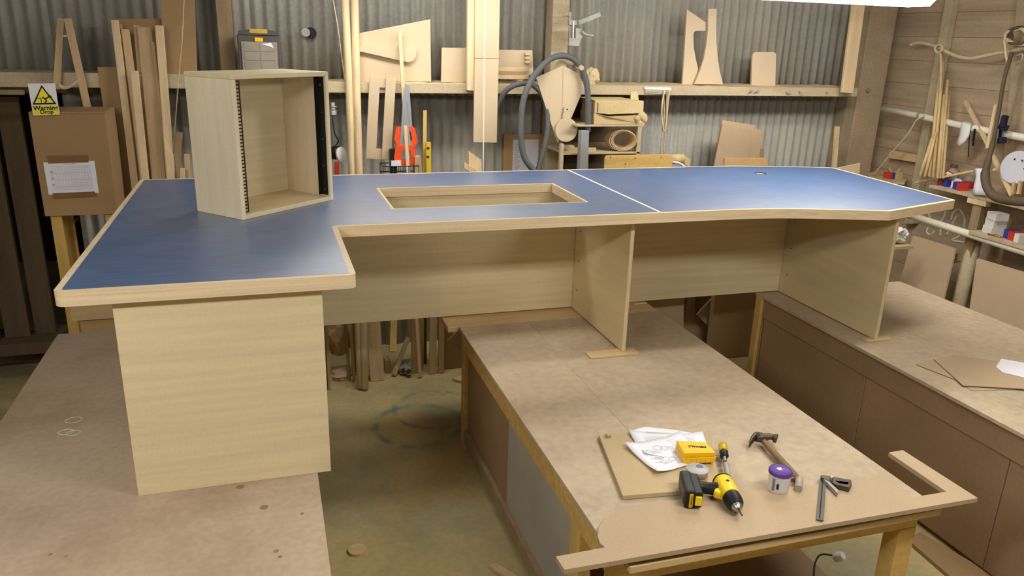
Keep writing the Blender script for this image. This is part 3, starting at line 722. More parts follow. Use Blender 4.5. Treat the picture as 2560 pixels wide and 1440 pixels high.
# ladder-like curved slats
cs = thing('curved_slat_frame', 'wooden frame with curved slats lying on the rail behind the hanging board', 'frame', (1.606,5.050,1.913))
prism('back_board', MDFL, [(1.472,5.080,2.115), (1.723,5.080,2.115), (1.737,5.080,1.957), (1.475,5.080,1.953)], (0,.02,0), cs)
def slat(y0, y1, x0p, x1p):
    zt, zb_ = y0, y1; n = 12; f = []; bk = []
    for i in range(n+1):
        x = x0p+(x1p-x0p)*i/n; dy = -.05*(1-((i-n/2)/(n/2))**4)
        f.append((x, 5.06+dy, zb_)); bk.append((x, 5.075+dy, zb_))
    prism('slat', PINEX, f+bk[::-1], (0,0,zt-zb_), cs, bev=.002)
xs0, xs1 = (1.245,5.030,1.985)[0], (1.697,5.030,1.992)[0]
slat((1.596,5.030,2.008)[2], (1.597,5.030,1.980)[2], xs0, xs1)
slat((1.598,5.030,1.958)[2], (1.599,5.030,1.932)[2], xs0, xs1)
for q in ((1.682,5.055,2.095), (1.683,5.055,2.070), (1.684,5.055,2.044)):
    box('spacer', PINEX, (q[0]-.018, 5.045, q[2]-.012), (q[0]+.018, 5.079, q[2]+.006), cs, bev=.004)
box('foot', PINEX, (xs0+.05, 5.03, ZRT), (xs0+.09, 5.10, (1.599,5.030,1.932)[2]), cs)
box('foot', PINEX, (xs1-.09, 5.03, ZRT), (xs1-.05, 5.10, (1.599,5.030,1.932)[2]), cs)
# chair-arm bracket of pale wood
br_ = thing('pale_bracket', 'pale wooden L-shaped bracket just behind the desk below the hanging board', 'bracket', (1.258,4.800,1.364))
prism('upright_block', PINE, [(1.225,4.800,1.498), (1.310,4.800,1.440), (1.316,4.800,1.259), (1.228,4.800,1.261)], (.0,.035,0), br_)
prism('arm_block', PINE, [(1.184,4.760,1.436), (1.263,4.760,1.386), (1.264,4.760,1.345), (1.185,4.760,1.398)], (0,.038,0), br_)
box('post', PINE, ((1.192,4.770,1.396)[0], 4.77, 0), ((1.298,4.770,1.394)[0], 4.82, (1.251,4.770,1.344)[2]), br_)
# framed notice on cardboard
nb = thing('notice_board', 'white paper on a cardboard backing behind the hose', 'notice', ((1.762,5.290,1.288)[0], 5.29, 0))
box('backing', CARD, ((1.606,5.290,1.360)[0], 5.29, .7), ((1.919,5.290,1.354)[0], 5.305, (1.753,5.290,1.542)[2]), nb)
box('paper', PAPER, ((1.674,5.287,1.359)[0], 5.287, .95), ((1.865,5.287,1.356)[0], 5.2895, (1.754,5.287,1.503)[2]), nb, bev=0)
x_ = (1.680,5.287,1.359)[0]
boxes('margin_print', INKL, [((x_+.006, 5.2862, 1.0+i*.012), (x_+.03+.012*(i%3), 5.2869, 1.006+i*.012)) for i in range(40)], nb)

# vacuum hose looped over the stud
hz = thing('vacuum_hose', 'thick grey vacuum hose looped over a peg on the pale stud', 'hose', (1.682,4.800,1.371))
tube('hose_loop', GREYHOSE, [(1.870,4.740,1.119), (1.742,4.760,1.281), (1.647,4.780,1.382), (1.593,4.800,1.466), (1.575,4.820,1.618), (1.589,4.840,1.794), (1.640,4.860,1.922), (1.700,4.870,2.000), (1.777,4.880,2.067), (1.869,4.880,2.091), (1.953,4.870,2.059), (2.010,4.860,1.980), (2.034,4.850,1.892), (2.042,4.840,1.790), (2.049,4.830,1.609)], .0195, hz, 14, sm=6)
tube('hose_loop', GREYHOSE, [(1.423,4.990,1.672), (1.463,4.985,1.771), (1.505,4.950,1.860), (1.565,4.920,1.903), (1.652,4.920,1.911), (1.722,4.920,1.872), (1.777,4.920,1.777), (1.786,4.900,1.649), (1.765,4.880,1.526), (1.722,4.860,1.376), (1.673,4.840,1.241)], .0175, hz, 12, sm=6)
prism('nozzle_tube', mat('zinc_plate', (176,178,178), .4, .1, 10, metal=.6), [(1.961,4.735,1.629), (2.017,4.735,1.628), (2.030,4.735,1.251), (1.966,4.735,1.252)], (0,.05,0), hz)
tag(lathe('hose_peg', DUSTY, [(0,-.37),(.016,-.37),(.018,-.35),(.016,0)], (1.981,5.200,2.055), (0,1,.1), 10), 'round wooden peg holding up the grey hose', 'peg')
# kite-shaped template and round bat
kt = thing('kite_template', 'large kite-shaped MDF template hanging on the pale stud', 'template', (1.866,4.900,1.528))
prism('panel', MDFL, [(1.693,4.900,1.951), (1.877,4.900,2.029), (1.989,4.900,1.980), (2.037,4.900,1.899), (1.957,4.900,1.701), (1.866,4.900,1.528), (1.844,4.900,1.576)], (0,.009,0), kt)
bar('pencil_line', MDF, (1.876,4.899,2.024), (1.885,4.899,1.712), .003, .0008, kt, bev=0)
bc, bt = (1.916,4.885,1.616), (1.913,4.885,1.781)
bat = [(bc[0]+.079*math.cos(t), bc[2]+.079*math.sin(t)) for t in [math.radians(110+i*320/28) for i in range(29)]]
wbt = .021
bat = bat + [(bc[0]+.030, bc[2]+.095), (bt[0]+wbt, bc[2]+.12), (bt[0]+wbt, bt[2]-.03)] + [(bt[0]+wbt*math.cos(t), bt[2]-.03+wbt*math.sin(t)) for t in [math.radians(15+i*15) for i in range(11)]] + [(bt[0]-wbt, bt[2]-.03), (bt[0]-wbt, bc[2]+.12), (bc[0]-.032, bc[2]+.094)]
bt_ = thing('round_bat', 'round MDF bat with a handle hanging in front of the kite template', 'template', (bc[0], 4.885, bc[2]-.08))
prism('bat', MDFL, [(x, 4.882, z) for x, z in bat], (0,.012,0), bt_)
lathe('peg_hole', INKD, [(0,-.001),(.005,-.001),(.005,0)], (bt[0], 4.8818, bt[2]-.03), (0,1,0), 10, bt_)
# dusty spray gun / clamp
gn = thing('dusty_clamp', 'dust-covered metal clamp tool hanging right of the pale stud', 'clamp', (2.019,5.050,2.164))
bar('lever', DULL, (2.020,5.030,2.298), (2.171,5.030,2.358), .03, .02, gn)
tube('hanger', DULL, [(2.002,5.210,2.342), (1.966,5.050,2.334)], .004, gn, 6)
bar('spine', DULL, (1.968,5.060,2.364), (1.980,5.060,2.158), .016, .01, gn)
bar('jaw', DULL, (1.957,5.050,2.298), (2.045,5.050,2.301), .03, .022, gn)
bar('jaw', DULL, (1.963,5.050,2.178), (2.041,5.050,2.175), .05, .022, gn)
bar('screw', METAL, (1.986,5.040,2.309), (1.990,5.040,2.194), .012, .012, gn)
prism('body', DULL, [(2.010,5.050,2.265), (2.050,5.050,2.261), (2.072,5.050,2.231), (2.047,5.050,2.175), (2.015,5.050,2.174)], (0,.025,0), gn)
tube('handle', DULL, [(2.053,5.040,2.246), (2.077,5.040,2.227), (2.115,5.040,2.222), (2.138,5.040,2.218)], .011, gn, 8, sm=4)
tag(lump('dusty_rag', DUSTTOP, (2.142,5.050,1.951), .055, seed=5, squash=(1,.6,1.1)), 'crumpled dusty rag on the rail beside the hose', 'rag')
# terminal strip with hanging loop of cable
tsx = thing('cable_strip', 'pale plastic strip on the rail with a loop of cable hanging from it', 'strip', (2.623,4.980,1.845))
prism('strip', WHITE, [(2.519,4.985,1.895), (2.723,4.985,1.892), (2.725,4.985,1.873), (2.521,4.985,1.877)], (0,.014,0), tsx)
prism('lower_strip', DUSTY, [(2.526,4.990,1.876), (2.725,4.990,1.873), (2.721,4.990,1.845), (2.532,4.990,1.849)], (0,.009,0), tsx)
boxes('strip_print', INK, [(((2.537,4.989,1.860)[0]+.011*i, 4.9892, (2.537,4.989,1.858)[2]-.004), ((2.537,4.989,1.860)[0]+.011*i+.007, 4.9899, (2.537,4.989,1.858)[2]+.006)) for i in range(10)], tsx)
tube('cable_loop', ROPE, [(2.667,4.975,1.873), (2.656,4.970,1.795), (2.660,4.970,1.699), (2.677,4.970,1.621), (2.689,4.970,1.593), (2.699,4.970,1.621), (2.700,4.970,1.699), (2.700,4.970,1.795), (2.707,4.975,1.873)], .006, tsx, 8, sm=5)
tube('cable_tail', ROPE, [(2.663,4.978,1.867), (2.683,4.978,1.698), (2.678,4.978,1.587), (2.679,4.978,1.417)], .004, tsx, 6, sm=4)
tube('cable_tail', ROPE, [(2.691,4.978,1.868), (2.698,4.978,1.670), (2.703,4.978,1.559), (2.708,4.978,1.417)], .004, tsx, 6, sm=4)
# wall shelf with a carton and a coil
shx0, shx1 = (1.858,4.800,1.562)[0], (2.430,4.800,1.556)[0]
sz1, sz2 = (2.177,4.800,1.659)[2], (2.191,4.800,1.476)[2]
sh = thing('wall_shelf', 'open timber wall shelf right of the hose', 'shelf', ((shx0+shx1)/2, 4.97, 0))
box('upper_board', DUSTY, ((1.954,4.800,1.660)[0], 4.80, sz1-.012), (shx1, 5.30, sz1), sh)
box('lower_board', DUSTY, (shx0+.016, 4.80, sz2-.012), (shx1, 5.30, sz2), sh)
box('upright', DUSTY, (shx1-.03, 4.80, 0), (shx1, 4.83, sz1-.0125), sh)
box('upright', DUSTY, (shx0-.01, 4.80, 0), (shx0+.015, 4.83, sz2+.06), sh)
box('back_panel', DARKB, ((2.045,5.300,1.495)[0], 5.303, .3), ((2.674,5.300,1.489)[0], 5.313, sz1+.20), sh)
ct = thing('sagging_carton', 'dusty sagging cardboard carton on the wall shelf', 'carton', (2.269,4.840,1.654))
cz0 = sz1+.0005; cz1 = (2.252,4.820,1.754)[2]; cz2 = (2.247,4.820,1.813)[2]
xl, xr = (2.088,4.820,1.740)[0], (2.439,4.820,1.741)[0]
prism('lower_tray', CARDD, [(xl, 4.83, cz0), (xr, 4.83, cz0), (xr+.012, 4.82, cz0+.05), (xr-.02, 4.815, cz1-.035), (xl+.1, 4.81, cz1-.045), (xl-.006, 4.825, cz1-.02)], (0,.24,0), ct)
prism('upper_box', CARDD, [(xl-.002, 4.826, cz1-.0195), (xl+.1, 4.82, cz1-.03), (xr-.02, 4.823, cz1-.02), (xr+.004, 4.826, cz1-.01), (xr+.002, 4.828, cz2), (xl, 4.828, cz2)], (0,.23,0), ct)
prism('flap', CARDD, [(xr-.06, 4.90, cz2+.0005), (xr, 4.90, cz2+.0005), (xr+.002, 4.93, cz2+.055), (xr-.05, 4.93, cz2+.05)], (0,.01,0), ct)
prism('flap', CARDD, [(xl-.01, 4.832, cz2+.0005), (xr-.07, 4.832, cz2+.0005), (xr-.09, 5.0, cz2+.008), (xl-.05, 5.0, cz2+.008)], (0,0,.004), ct)
box('label_slot', INKD, (xl+.016, 4.8225, cz2-.075), (xl+.020, 4.826, cz2-.012), ct, bev=0)
lump('torn_corner', CARDD, (xr-.01, 4.815, cz0+.035), .038, ct, seed=8, squash=(1,.5,1.2))
# coil of edging strip
cc = (2.305,4.830,1.551)
cl = thing('edging_coil', 'coil of pale wooden edging strip on the lower board of the wall shelf', 'coil', (cc[0], 4.85, sz2))
rc = cc[2]-sz2-.003
for k, (r_, y_) in enumerate(((rc, 4.82), (rc*.93, 4.816), (rc*.86, 4.822), (rc*.79, 4.83))):
    bm = bmesh.new(); n = 48; R0, R1 = r_, r_-.0035; y0_, y1_ = y_, y_+.075
    rings = [[bm.verts.new((cc[0]+k*.004+rr*1.28*math.cos(2*math.pi*j/n), yy_-.02*math.cos(2*math.pi*j/n), sz2+.003+rc+rr*math.sin(2*math.pi*j/n))) for j in range(n)] for rr, yy_ in ((R0,y0_),(R0,y1_),(R1,y1_),(R1,y0_))]
    for q in range(4):
        a_, b_ = rings[q], rings[(q+1)%4]
        for j in range(n): bm.faces.new((a_[j], a_[(j+1)%n], b_[(j+1)%n], b_[j]))
    finish('strip_turn', bm, PINEX, cl, smooth=False)
tag(bar('shelf_strip', PINEX, (shx0+.06, 4.86, sz2+.008), (shx0+.26, 4.84, sz2+.008), .014, .04, ref=(0,0,1)), 'flat wood strip lying on the lower board of the wall shelf', 'strip')
tag(lump('shelf_scrap', DUSTTOP, (shx0+.09, 4.93, sz2+.02), .03, seed=12, squash=(1.6,1,.5)), 'small heap of scraps on the lower board of the wall shelf', 'scraps')
# birch chair back etc standing just behind the desk
cbk = [((2.108,4.660,1.476)[0], (2.108,4.660,1.476)[2]), ((2.605,4.660,1.479)[0], (2.605,4.660,1.479)[2]), ((2.622,4.660,1.439)[0], .80), ((2.113,4.660,1.448)[0], .80)]
cbk = round_poly(cbk, [.02, .05, 0, 0], 6)
chb = thing('ply_panel', 'yellowish plywood panel with rounded corner and drilled holes behind the desk', 'panel', ((2.367,4.660,1.390)[0], 4.66, .80))
prism('panel', YPINEX, [(x, 4.66, z) for x, z in cbk], (0,.012,0), chb)
for q in ((2.146,4.659,1.463), (2.326,4.659,1.455), (2.256,4.659,1.419), (2.517,4.659,1.459)):
    lathe('hole', INKD, [(0,-.0006),(.004,-.0006),(.004,0)], q, (0,1,0), 8, chb)
tag(box('trestle_beam', STUD, (2.05, 4.63, 0), (2.75, 4.70, .799)), 'timber box under the yellowish plywood panel behind the desk', 'stand')
bg = thing('paper_roll', 'rolled pale paper and card lying behind the plywood panel', 'paper roll', (2.733,4.750,1.376))
tube('roll', CARDD, [(2.642,4.780,1.425), (2.753,4.780,1.429)], .034, bg, 16)
prism('card_flap', CARDD, [(2.740,4.760,1.454), (2.799,4.760,1.426), (2.799,4.760,1.365), (2.759,4.760,1.393)], (0,.01,0), bg)
tube('white_strip', WHITE, [(2.630,4.700,1.419), (2.687,4.700,1.407), (2.733,4.700,1.376)], .008, bg, 8, sm=4)
box('support', STUD, ((2.690,4.750,1.341)[0], 4.72, 0), ((2.790,4.750,1.339)[0], 4.84, (2.735,4.750,1.357)[2]), bg)
# boards leaning right of centre
def leaning(lab, m, pts, grp=None, th_=.014, name='leaning_board', cat='board'):
    pts = list(pts); pts[-1] = tuple(ext(pts[0], pts[-1], .004)); pts[-2] = tuple(ext(pts[-3], pts[-2], .004))
    return tag(prism(name, m, pts, (0, th_, 0)), lab, cat, grp)
G = 'boards leaning behind the desk'
leaning('brown board at the back of the leaning group behind the desk', MDF, [(3.186,5.025,1.664), (3.466,5.021,1.626), (3.354,4.896,0.660), (3.026,4.899,0.678)], G)
leaning('large brown board at the front of the leaning group behind the desk', MDF, [(3.168,4.992,1.639), (3.420,4.985,1.593), (3.267,4.861,0.675), (2.994,4.863,0.690)], G)
leaning('narrow brown board leaning at the right of the group behind the desk', MDF, [(3.456,5.018,1.609)]+[(3.537,5.015,1.582), (3.431,4.896,0.656), (3.364,4.896,0.660)], G)
leaning('short dark board peeping out right of the leaning group', MDFB, [(3.519,5.033,1.462), (3.580,5.031,1.443), (3.562,4.939,0.637), (3.476,4.939,0.642)], G)
leaning('low reddish-brown board standing just behind the desk end', CARD, [(3.029,4.700,1.439), (3.363,4.700,1.434), (3.391,4.700,1.405), (3.512,4.700,0.706), (3.135,4.700,0.727)], G)
# shapes on the rail at the right
s1 = [(2.853,5.100,2.415), (3.028,5.100,2.325), (3.033,5.100,2.277), (2.947,5.100,2.275), (2.926,5.100,2.266), (2.922,5.100,2.247), (2.938,5.100,2.159), (2.963,5.100,2.083), (2.991,5.100,2.012), (2.974,5.100,1.909), (2.873,5.100,1.908), (2.865,5.100,2.157)]
standing('curved_template', 'hooked MDF template on the rail, behind the flared one', MDFL, s1, .018, 'template', 'curved templates on the rail')
s2 = [(3.004,5.070,2.422), (3.071,5.070,2.425), (3.080,5.070,2.324), (3.094,5.070,2.217), (3.117,5.070,2.109), (3.151,5.070,1.999), (3.188,5.070,1.913), (2.953,5.070,1.911), (2.987,5.070,2.002), (3.009,5.070,2.090), (3.017,5.070,2.183), (3.018,5.070,2.282)]
standing('curved_template', 'flared MDF template with a straight neck standing on the rail', MDFL, s2, .018, 'template', 'curved templates on the rail')
rp = [((3.410,5.080,2.143)[0], (3.410,5.080,2.143)[2]), ((3.610,5.080,2.147)[0], (3.610,5.080,2.147)[2]), ((3.639,5.080,1.917)[0], ZRT), ((3.433,5.080,1.915)[0], ZRT)]
standing('rounded_board', 'small MDF board with rounded top corners standing on the rail', MDFL, [(x, 5.08, z) for x, z in round_poly(rp, [.03,.03,0,0], 6)], .018)
# bent nails in the rail
for i, (p, q, r_) in enumerate((((3.358,4.995,1.858), (3.365,4.975,1.876), (3.385,4.965,1.880)), ((3.408,4.995,1.858), (3.416,4.975,1.874), (3.435,4.965,1.880)), ((3.679,4.995,1.869), (3.687,4.975,1.862), (3.709,4.965,1.871)), ((3.786,4.995,1.875), (3.793,4.975,1.868), (3.805,4.965,1.858)), ((4.027,4.995,1.874), (4.026,4.975,1.870), (4.030,4.965,1.865)))):
    tag(tube('bent_nail', DULL, [p, q, r_], .004, n=6, sm=4), ('bent nail in the rail, leftmost below the rounded board','bent nail in the rail, second below the rounded board','bent nail in the rail, third from the left','bent nail in the rail, fourth from the left','bent nail in the rail nearest the corner post')[i], 'nail', 'bent nails in the rail')
# pieces by the corner post
tag(prism('hanging_plank', PINE, [(4.072,4.910,2.624), (4.179,4.910,2.629), (4.203,4.910,1.870), (4.101,4.910,1.875)], (0,.022,0)), 'pale plank hanging over the rail beside the corner post', 'plank')
tag(bar('corner_lath', PINE, (4.116,4.922,1.625), ext((4.116,4.922,1.625), (4.123,4.894,1.316)), .036, .02), 'short upright lath standing in front of the corner post', 'lath')
tag(prism('corner_board', MDFL, [(3.910,4.620,1.362), (4.117,4.620,1.396), ((4.269,4.620,0.686)[0], 4.62, .003), ((4.044,4.620,0.698)[0], 4.62, .003)], (0,.014,0)), 'sloping-topped MDF board just behind the right end of the desk', 'board')

# ------------------------------------------------------------------ right wall
SX = 4.84
st1 = tag(prism('trim_6', DUSTY, [(4.830,4.845,2.710), (4.830,4.780,2.706), (4.830,4.752,0.881), (4.830,4.831,0.862)], (.066,0,0), bev=.004), 'upright stud on the boarded wall', kind='structure')
tag(prism('trim_7', PINEX, [(4.840,5.130,1.406), (4.840,4.844,1.412), (4.840,4.842,1.353), (4.840,5.133,1.344)], (.05,0,0)), 'short level batten left of the stud on the boarded wall', kind='structure')
tag(prism('trim_8', POST, [(4.780,4.249,2.819), (4.780,3.998,2.798), (4.780,3.727,0.904), (4.780,3.978,1.064)], (.12,0,0), bev=.004), 'dark broad post at the right edge', kind='structure')
up_ = thing('upper_pipe', 'pale pipe running along the boarded wall at head height', 'pipe', (4.700,4.376,1.715))
tube('pipe', WHITEP, [(4.720,5.148,1.736), (4.720,4.724,1.713), (4.720,4.319,1.685), (4.720,3.759,1.663)], .024, up_, 16)
for q in ((4.720,4.278,1.681), (4.720,4.763,1.715)): lathe('pipe_clip', DULL, [(.0245,-.012),(.030,-.012),(.030,.012),(.0245,.012),(.0245,-.012)], q, (0,1,-.05), 16, up_)
lp = thing('lower_pipe', 'white pipe running along the wall below the shelf', 'pipe', (4.550,3.985,1.002))
tube('pipe', WHITEP, [(4.555,4.567,1.016), (4.555,4.057,1.004), (4.555,3.339,0.988)], .026, lp, 16)
tag(tube('thick_rope', ROPE, [(4.720,4.991,2.223), (4.720,4.894,2.242), (4.700,4.697,2.214), (4.700,4.591,2.178), (4.700,4.487,2.152), (4.700,4.385,2.147), (4.700,4.261,2.172), (4.700,4.137,2.196), (4.700,3.975,2.227)], .013, n=10, sm=5), 'thick pale rope strung along the boarded wall', 'rope')
kn = thing('rope_knot', 'knot of cord where the thick rope crosses the stud', 'knot', (4.690,4.675,2.195))
tube('knot_wrap', ROPE, [(4.670,4.687,2.220), (4.665,4.641,2.229), (4.670,4.624,2.199), (4.670,4.658,2.176), (4.665,4.683,2.195)], .009, kn, 8, closed=True, sm=4)
tube('tail', ROPE, [(4.680,4.649,2.187), (4.690,4.623,2.072), (4.700,4.595,1.877)], .008, kn, 8, sm=4)
tag(tube('trailing_cable', ROPE, [(4.680,4.686,1.726), (4.660,4.732,1.686), (4.660,4.785,1.581), (4.660,4.895,1.445), (4.660,4.992,1.314), (4.660,5.077,1.210)], .006, n=8, sm=5), 'thin pale cable drooping from the upper pipe towards the shelf', 'cable')
# bundle of dowels
for i, (t, l, r_, lab) in enumerate((
    ((4.600,4.491,1.586), (4.520,4.458,1.320), .012, 'shortest dowel at the left of the bundle'),
    ((4.620,4.490,1.632), (4.530,4.424,1.320), .011, 'second dowel from the left in the bundle'),
    ((4.760,4.699,2.070), (4.560,4.414,1.321), .012, 'tall dowel reaching the rope knot'),
    ((4.770,4.704,2.182), (4.570,4.387,1.320), .011, 'tallest dowel in the bundle'),
    ((4.720,4.576,1.885), (4.560,4.338,1.323), .012, 'yellow dowel in the middle of the bundle'),
    ((4.760,4.613,1.990), (4.580,4.336,1.323), .011, 'dowel second from the right of the bundle'),
    ((4.780,4.594,1.878), (4.600,4.331,1.323), .012, 'rightmost dowel of the bundle'))):
    tag(tube('dowel', DOWEL, [t, l], r_, n=10), lab + ' leaning on the boarded wall', 'dowel', 'dowels leaning on the boarded wall')
# cloth over the pipe
def cloth(name, m, grid, th_, lab, cat):
    bm = bmesh.new(); V = [[bm.verts.new(p) for p in row] for row in grid]
    for i in range(len(V)-1):
        for j in range(len(V[0])-1): bm.faces.new((V[i][j], V[i][j+1], V[i+1][j+1], V[i+1][j]))
    o = finish(name, bm, m, smooth=True); s_ = o.modifiers.new('thick', 'SOLIDIFY'); s_.thickness = th_
    sb = o.modifiers.new('sub', 'SUBSURF'); sb.subdivision_type = 'SIMPLE'; sb.levels = 1; sb.render_levels = 1
    return tag(o, lab, cat)
cloth('white_cloth', WHITE, [[(4.720,4.379,1.720), (4.720,4.338,1.719), (4.720,4.297,1.715)], [(4.685,4.347,1.696), (4.682,4.304,1.698), (4.685,4.265,1.694)], [(4.685,4.345,1.621), (4.670,4.291,1.628), (4.685,4.262,1.631)], [(4.680,4.349,1.559), (4.670,4.308,1.559), (4.680,4.283,1.584)]], .004, 'white cloth hanging over the upper pipe', 'cloth')
tag(bar('hanging_rod', BLACKM, (4.690,4.274,1.671), (4.690,4.238,1.490), .006, .006), 'thin dark rod hanging beside the white cloth', 'rod')
tag(bar('clamp_jaw', BLACKM, (4.680,4.225,1.685), (4.680,4.212,1.569), .010, .012), 'short dark hook hanging on the upper pipe', 'hook')
# sticks
tag(bar('diagonal_stick', PINE, (4.840,4.498,1.849), (4.620,4.017,1.577), .024, .02, ref=(1,0,0)), 'pale diagonal stick crossing behind the upper pipe', 'stick')
tag(bar('upright_stick', PINE, (4.660,4.076,1.860), (4.600,4.015,1.578), .022, .03, ref=(1,0,0)), 'pale upright stick in front of the upper pipe', 'stick')
tag(bar('grey_stick', DULL, (4.640,4.031,1.848), (4.590,3.983,1.588), .024, .012, ref=(1,0,0)), 'grey strip fixed beside the pale upright stick', 'strip')
# trigger clamp
tc_ = thing('bar_clamp', 'dark blue quick clamp gripping the upper pipe', 'clamp', (4.660,3.978,1.693))
bar('grip', NAVY, (4.650,3.985,1.801), (4.650,3.989,1.723), .040, .03, tc_, ref=(1,0,0), bev=.008)
bar('jaw', NAVY, (4.660,4.018,1.730), (4.660,3.960,1.716), .04, .03, tc_, ref=(1,0,0), bev=.006)
bar('bar', BLACKM, (4.670,4.015,1.720), (4.670,4.006,1.637), .018, .01, tc_, ref=(1,0,0))
bar('foot', NAVY, (4.660,4.005,1.632), (4.660,3.953,1.644), .04, .03, tc_, ref=(1,0,0), bev=.006)
# dark hose at the right edge
tag(tube('dark_hose', BRNHOSE, [(4.600,3.997,2.197), (4.580,3.993,2.024), (4.550,3.954,1.825), (4.520,3.921,1.649), (4.500,3.909,1.521), (4.480,3.890,1.420), (4.460,3.823,1.338), (4.440,3.713,1.305), (4.400,3.514,1.327), (4.360,3.281,1.360)], [.012]*16+[.016]*4+[.022]*4+[.028]*22, n=12, sm=5), 'dusty dark hose looping down at the right edge', 'hose')
# coil of rope / branchy bundle at the top right
cr = thing('cord_bundle', 'dusty bundle of cords hanging at the top right edge', 'cords', (4.620,3.990,2.271))
for i in range(6):
    rn = random.Random(i+20); y0_, z0_ = (4.660,4.021,2.291)[1], (4.660,4.021,2.291)[2]
    tube('coil', ROPE if i % 2 else BRNHOSE, [(4.66+rn.uniform(-.02,.02), y0_+rn.uniform(.8,1.1)*.09*math.cos(a_)+rn.uniform(-.01,.01), z0_+rn.uniform(.5,.8)*.075*math.sin(a_)) for a_ in [k*math.pi/4 for k in range(8)]], .010, cr, 8, closed=True, sm=3)
tube('hook', DULL, [(4.640,3.993,2.174), (4.640,3.954,2.187), (4.640,3.949,2.146), (4.640,3.981,2.125)], .006, cr, 6, sm=3)
tag(tube('slack_cord', ROPE, [(4.620,4.089,2.270), (4.620,4.061,2.196), (4.620,4.027,2.110), (4.620,4.021,1.997), (4.620,4.019,1.896), (4.620,4.011,1.806)], .008, n=8, sm=4), 'pale slack cord hanging under the cord bundle', 'cord')
# shelf along the right wall
zs = (4.600,4.166,1.263)[2]
rs = thing('side_shelf', 'long dusty shelf board fixed along the boarded wall', 'shelf', (4.74, 3.6, zs-.02))
box('board', DUSTY, (4.58, 2.6, zs-.022), (XW-.002, 4.42, zs), rs)
box('bracket_block', PINE, (4.585, (4.600,4.031,1.255)[1]-.10, zs-.062), (4.63, (4.600,4.031,1.255)[1]+.05, zs-.0225), rs)
box('prop', STUD, (4.60, (4.620,4.010,1.204)[1]-.04, 0), (4.66, (4.620,4.010,1.204)[1]+.03, zs-.0625), rs)
zs0 = (4.700,5.035,1.216)[2]
tag(prism('short_shelf', PINEX, [(4.744,5.238,1.210), (4.916,5.276,1.210), (4.864,4.919,1.210), (4.711,4.781,1.210), (4.624,4.811,1.210), (4.432,4.671,1.210), (4.489,4.883,1.210)], (0,0,-.018)), 'short ragged-edged shelf just behind the desk end', 'shelf')
def carton(lab, cx, cy, cz, L_, W_, H_, rz, cols, name='screw_box', cat='carton'):
    t = thing(name, lab, cat, (cx, cy, cz), rz)
    n = len(cols); x = -L_/2
    for i, (m, fr) in enumerate(cols):
        box('carton_body' if not i else 'printed_band', m, (x, -W_/2, 0), (x+L_*fr, W_/2, H_), t, bev=.001, local=True); x += L_*fr
    return t
p = (4.753,4.953,1.210)
carton('small open red, blue and white carton on the short shelf', p[0], p[1], 1.2105, .13, .07, .05, .0, ((RED,.18),(BLUEP,.22),(CARDD,.6)))
for i, (a_, b_) in enumerate((((p[0]-.055, p[1], 1.30), (p[0]-.01, p[1], 1.24)), ((p[0]+.055, p[1], 1.29), (p[0]+.015, p[1], 1.24)))):
    tag(bar('lolly_stick', PINE, a_, b_, .010, .003), ('flat stick poking out of the small carton, leaning left','flat stick poking out of the small carton, leaning right')[i], 'stick', 'sticks in the small carton')
# bottle, label, boxes on the shelf
pb = (5.343,4.947,1.190)
q = (4.74, (4.740,4.387,1.328)[1], zs+.0005)
bo = thing('grey_bottle', 'dusty grey bottle with a dark cap on the side shelf', 'bottle', q)
lathe('bottle', GLASSW, [(0,0),(.042,0),(.045,.006),(.045,.075),(.038,.10),(.022,.115),(.022,.125),(0,.125)], q, n=20, parent=bo)
lathe('cap', CASEG, [(.022,.1255),(.024,.1255),(.024,.145),(0,.145)], q, n=16, parent=bo)
tag(prism('red_label', RED, [(4.660,4.404,1.350), (4.660,4.364,1.377), (4.660,4.282,1.359), (4.660,4.344,1.325)], (.004,0,0)), 'red and white printed card in front of the grey bottle', 'card')['label']
tag(prism('white_card', PAPER, [(4.659,4.383,1.354), (4.659,4.358,1.368), (4.659,4.305,1.355), (4.659,4.345,1.334)], (-.0008,0,0)), 'white printed slip lying on the red card by the grey bottle', 'card')
tag(bar('leaning_lath', PINEX, (4.585,4.555,1.254), (4.640,4.121,1.412), .016, .02, ref=(1,0,0)), 'long lath slanting across the front of the side shelf', 'lath')
yb = lambda P: P[1]
carton('red and blue carton lying on the side shelf behind the lath', 4.66, (4.660,4.363,1.287)[1], zs+.0005, .09, .05, .045, 1.4, ((BLUEP,.5),(RED,.5)))
carton('blue and red screw carton lying at the front of the side shelf', 4.65, (4.650,4.223,1.284)[1], zs+.0005, .11, .07, .05, 1.2, ((RED,.25),(BLUEP,.5),(PAPER,.25)))
tag(lump('paper_scrap', PAPER, (4.72, (4.720,4.318,1.311)[1], zs+.03), .028, seed=3), 'crumpled white paper scrap between the cartons on the side shelf', 'paper')
rt_ = thing('red_tub', 'small red tub with a clear top on the side shelf', 'tub', (4.78, (4.780,4.263,1.377)[1], zs+.0005))
lathe('tub', RED, [(0,0),(.034,0),(.040,.05),(.0,.05)], (4.78, (4.780,4.263,1.377)[1], zs+.0005), n=16, parent=rt_)
lathe('clear_top', CLEARC, [(.038,.0505),(.036,.085),(0,.085)], (4.78, (4.780,4.263,1.377)[1], zs+.0005), n=16, parent=rt_)
prism('tub_mark', ORANGE, [(4.745, (4.780,4.263,1.377)[1]-.012, zs+.015), (4.745, (4.780,4.263,1.377)[1]+.012, zs+.015), (4.742, (4.780,4.263,1.377)[1]+.012, zs+.04), (4.742, (4.780,4.263,1.377)[1]-.012, zs+.04)], (.006,0,0), rt_)
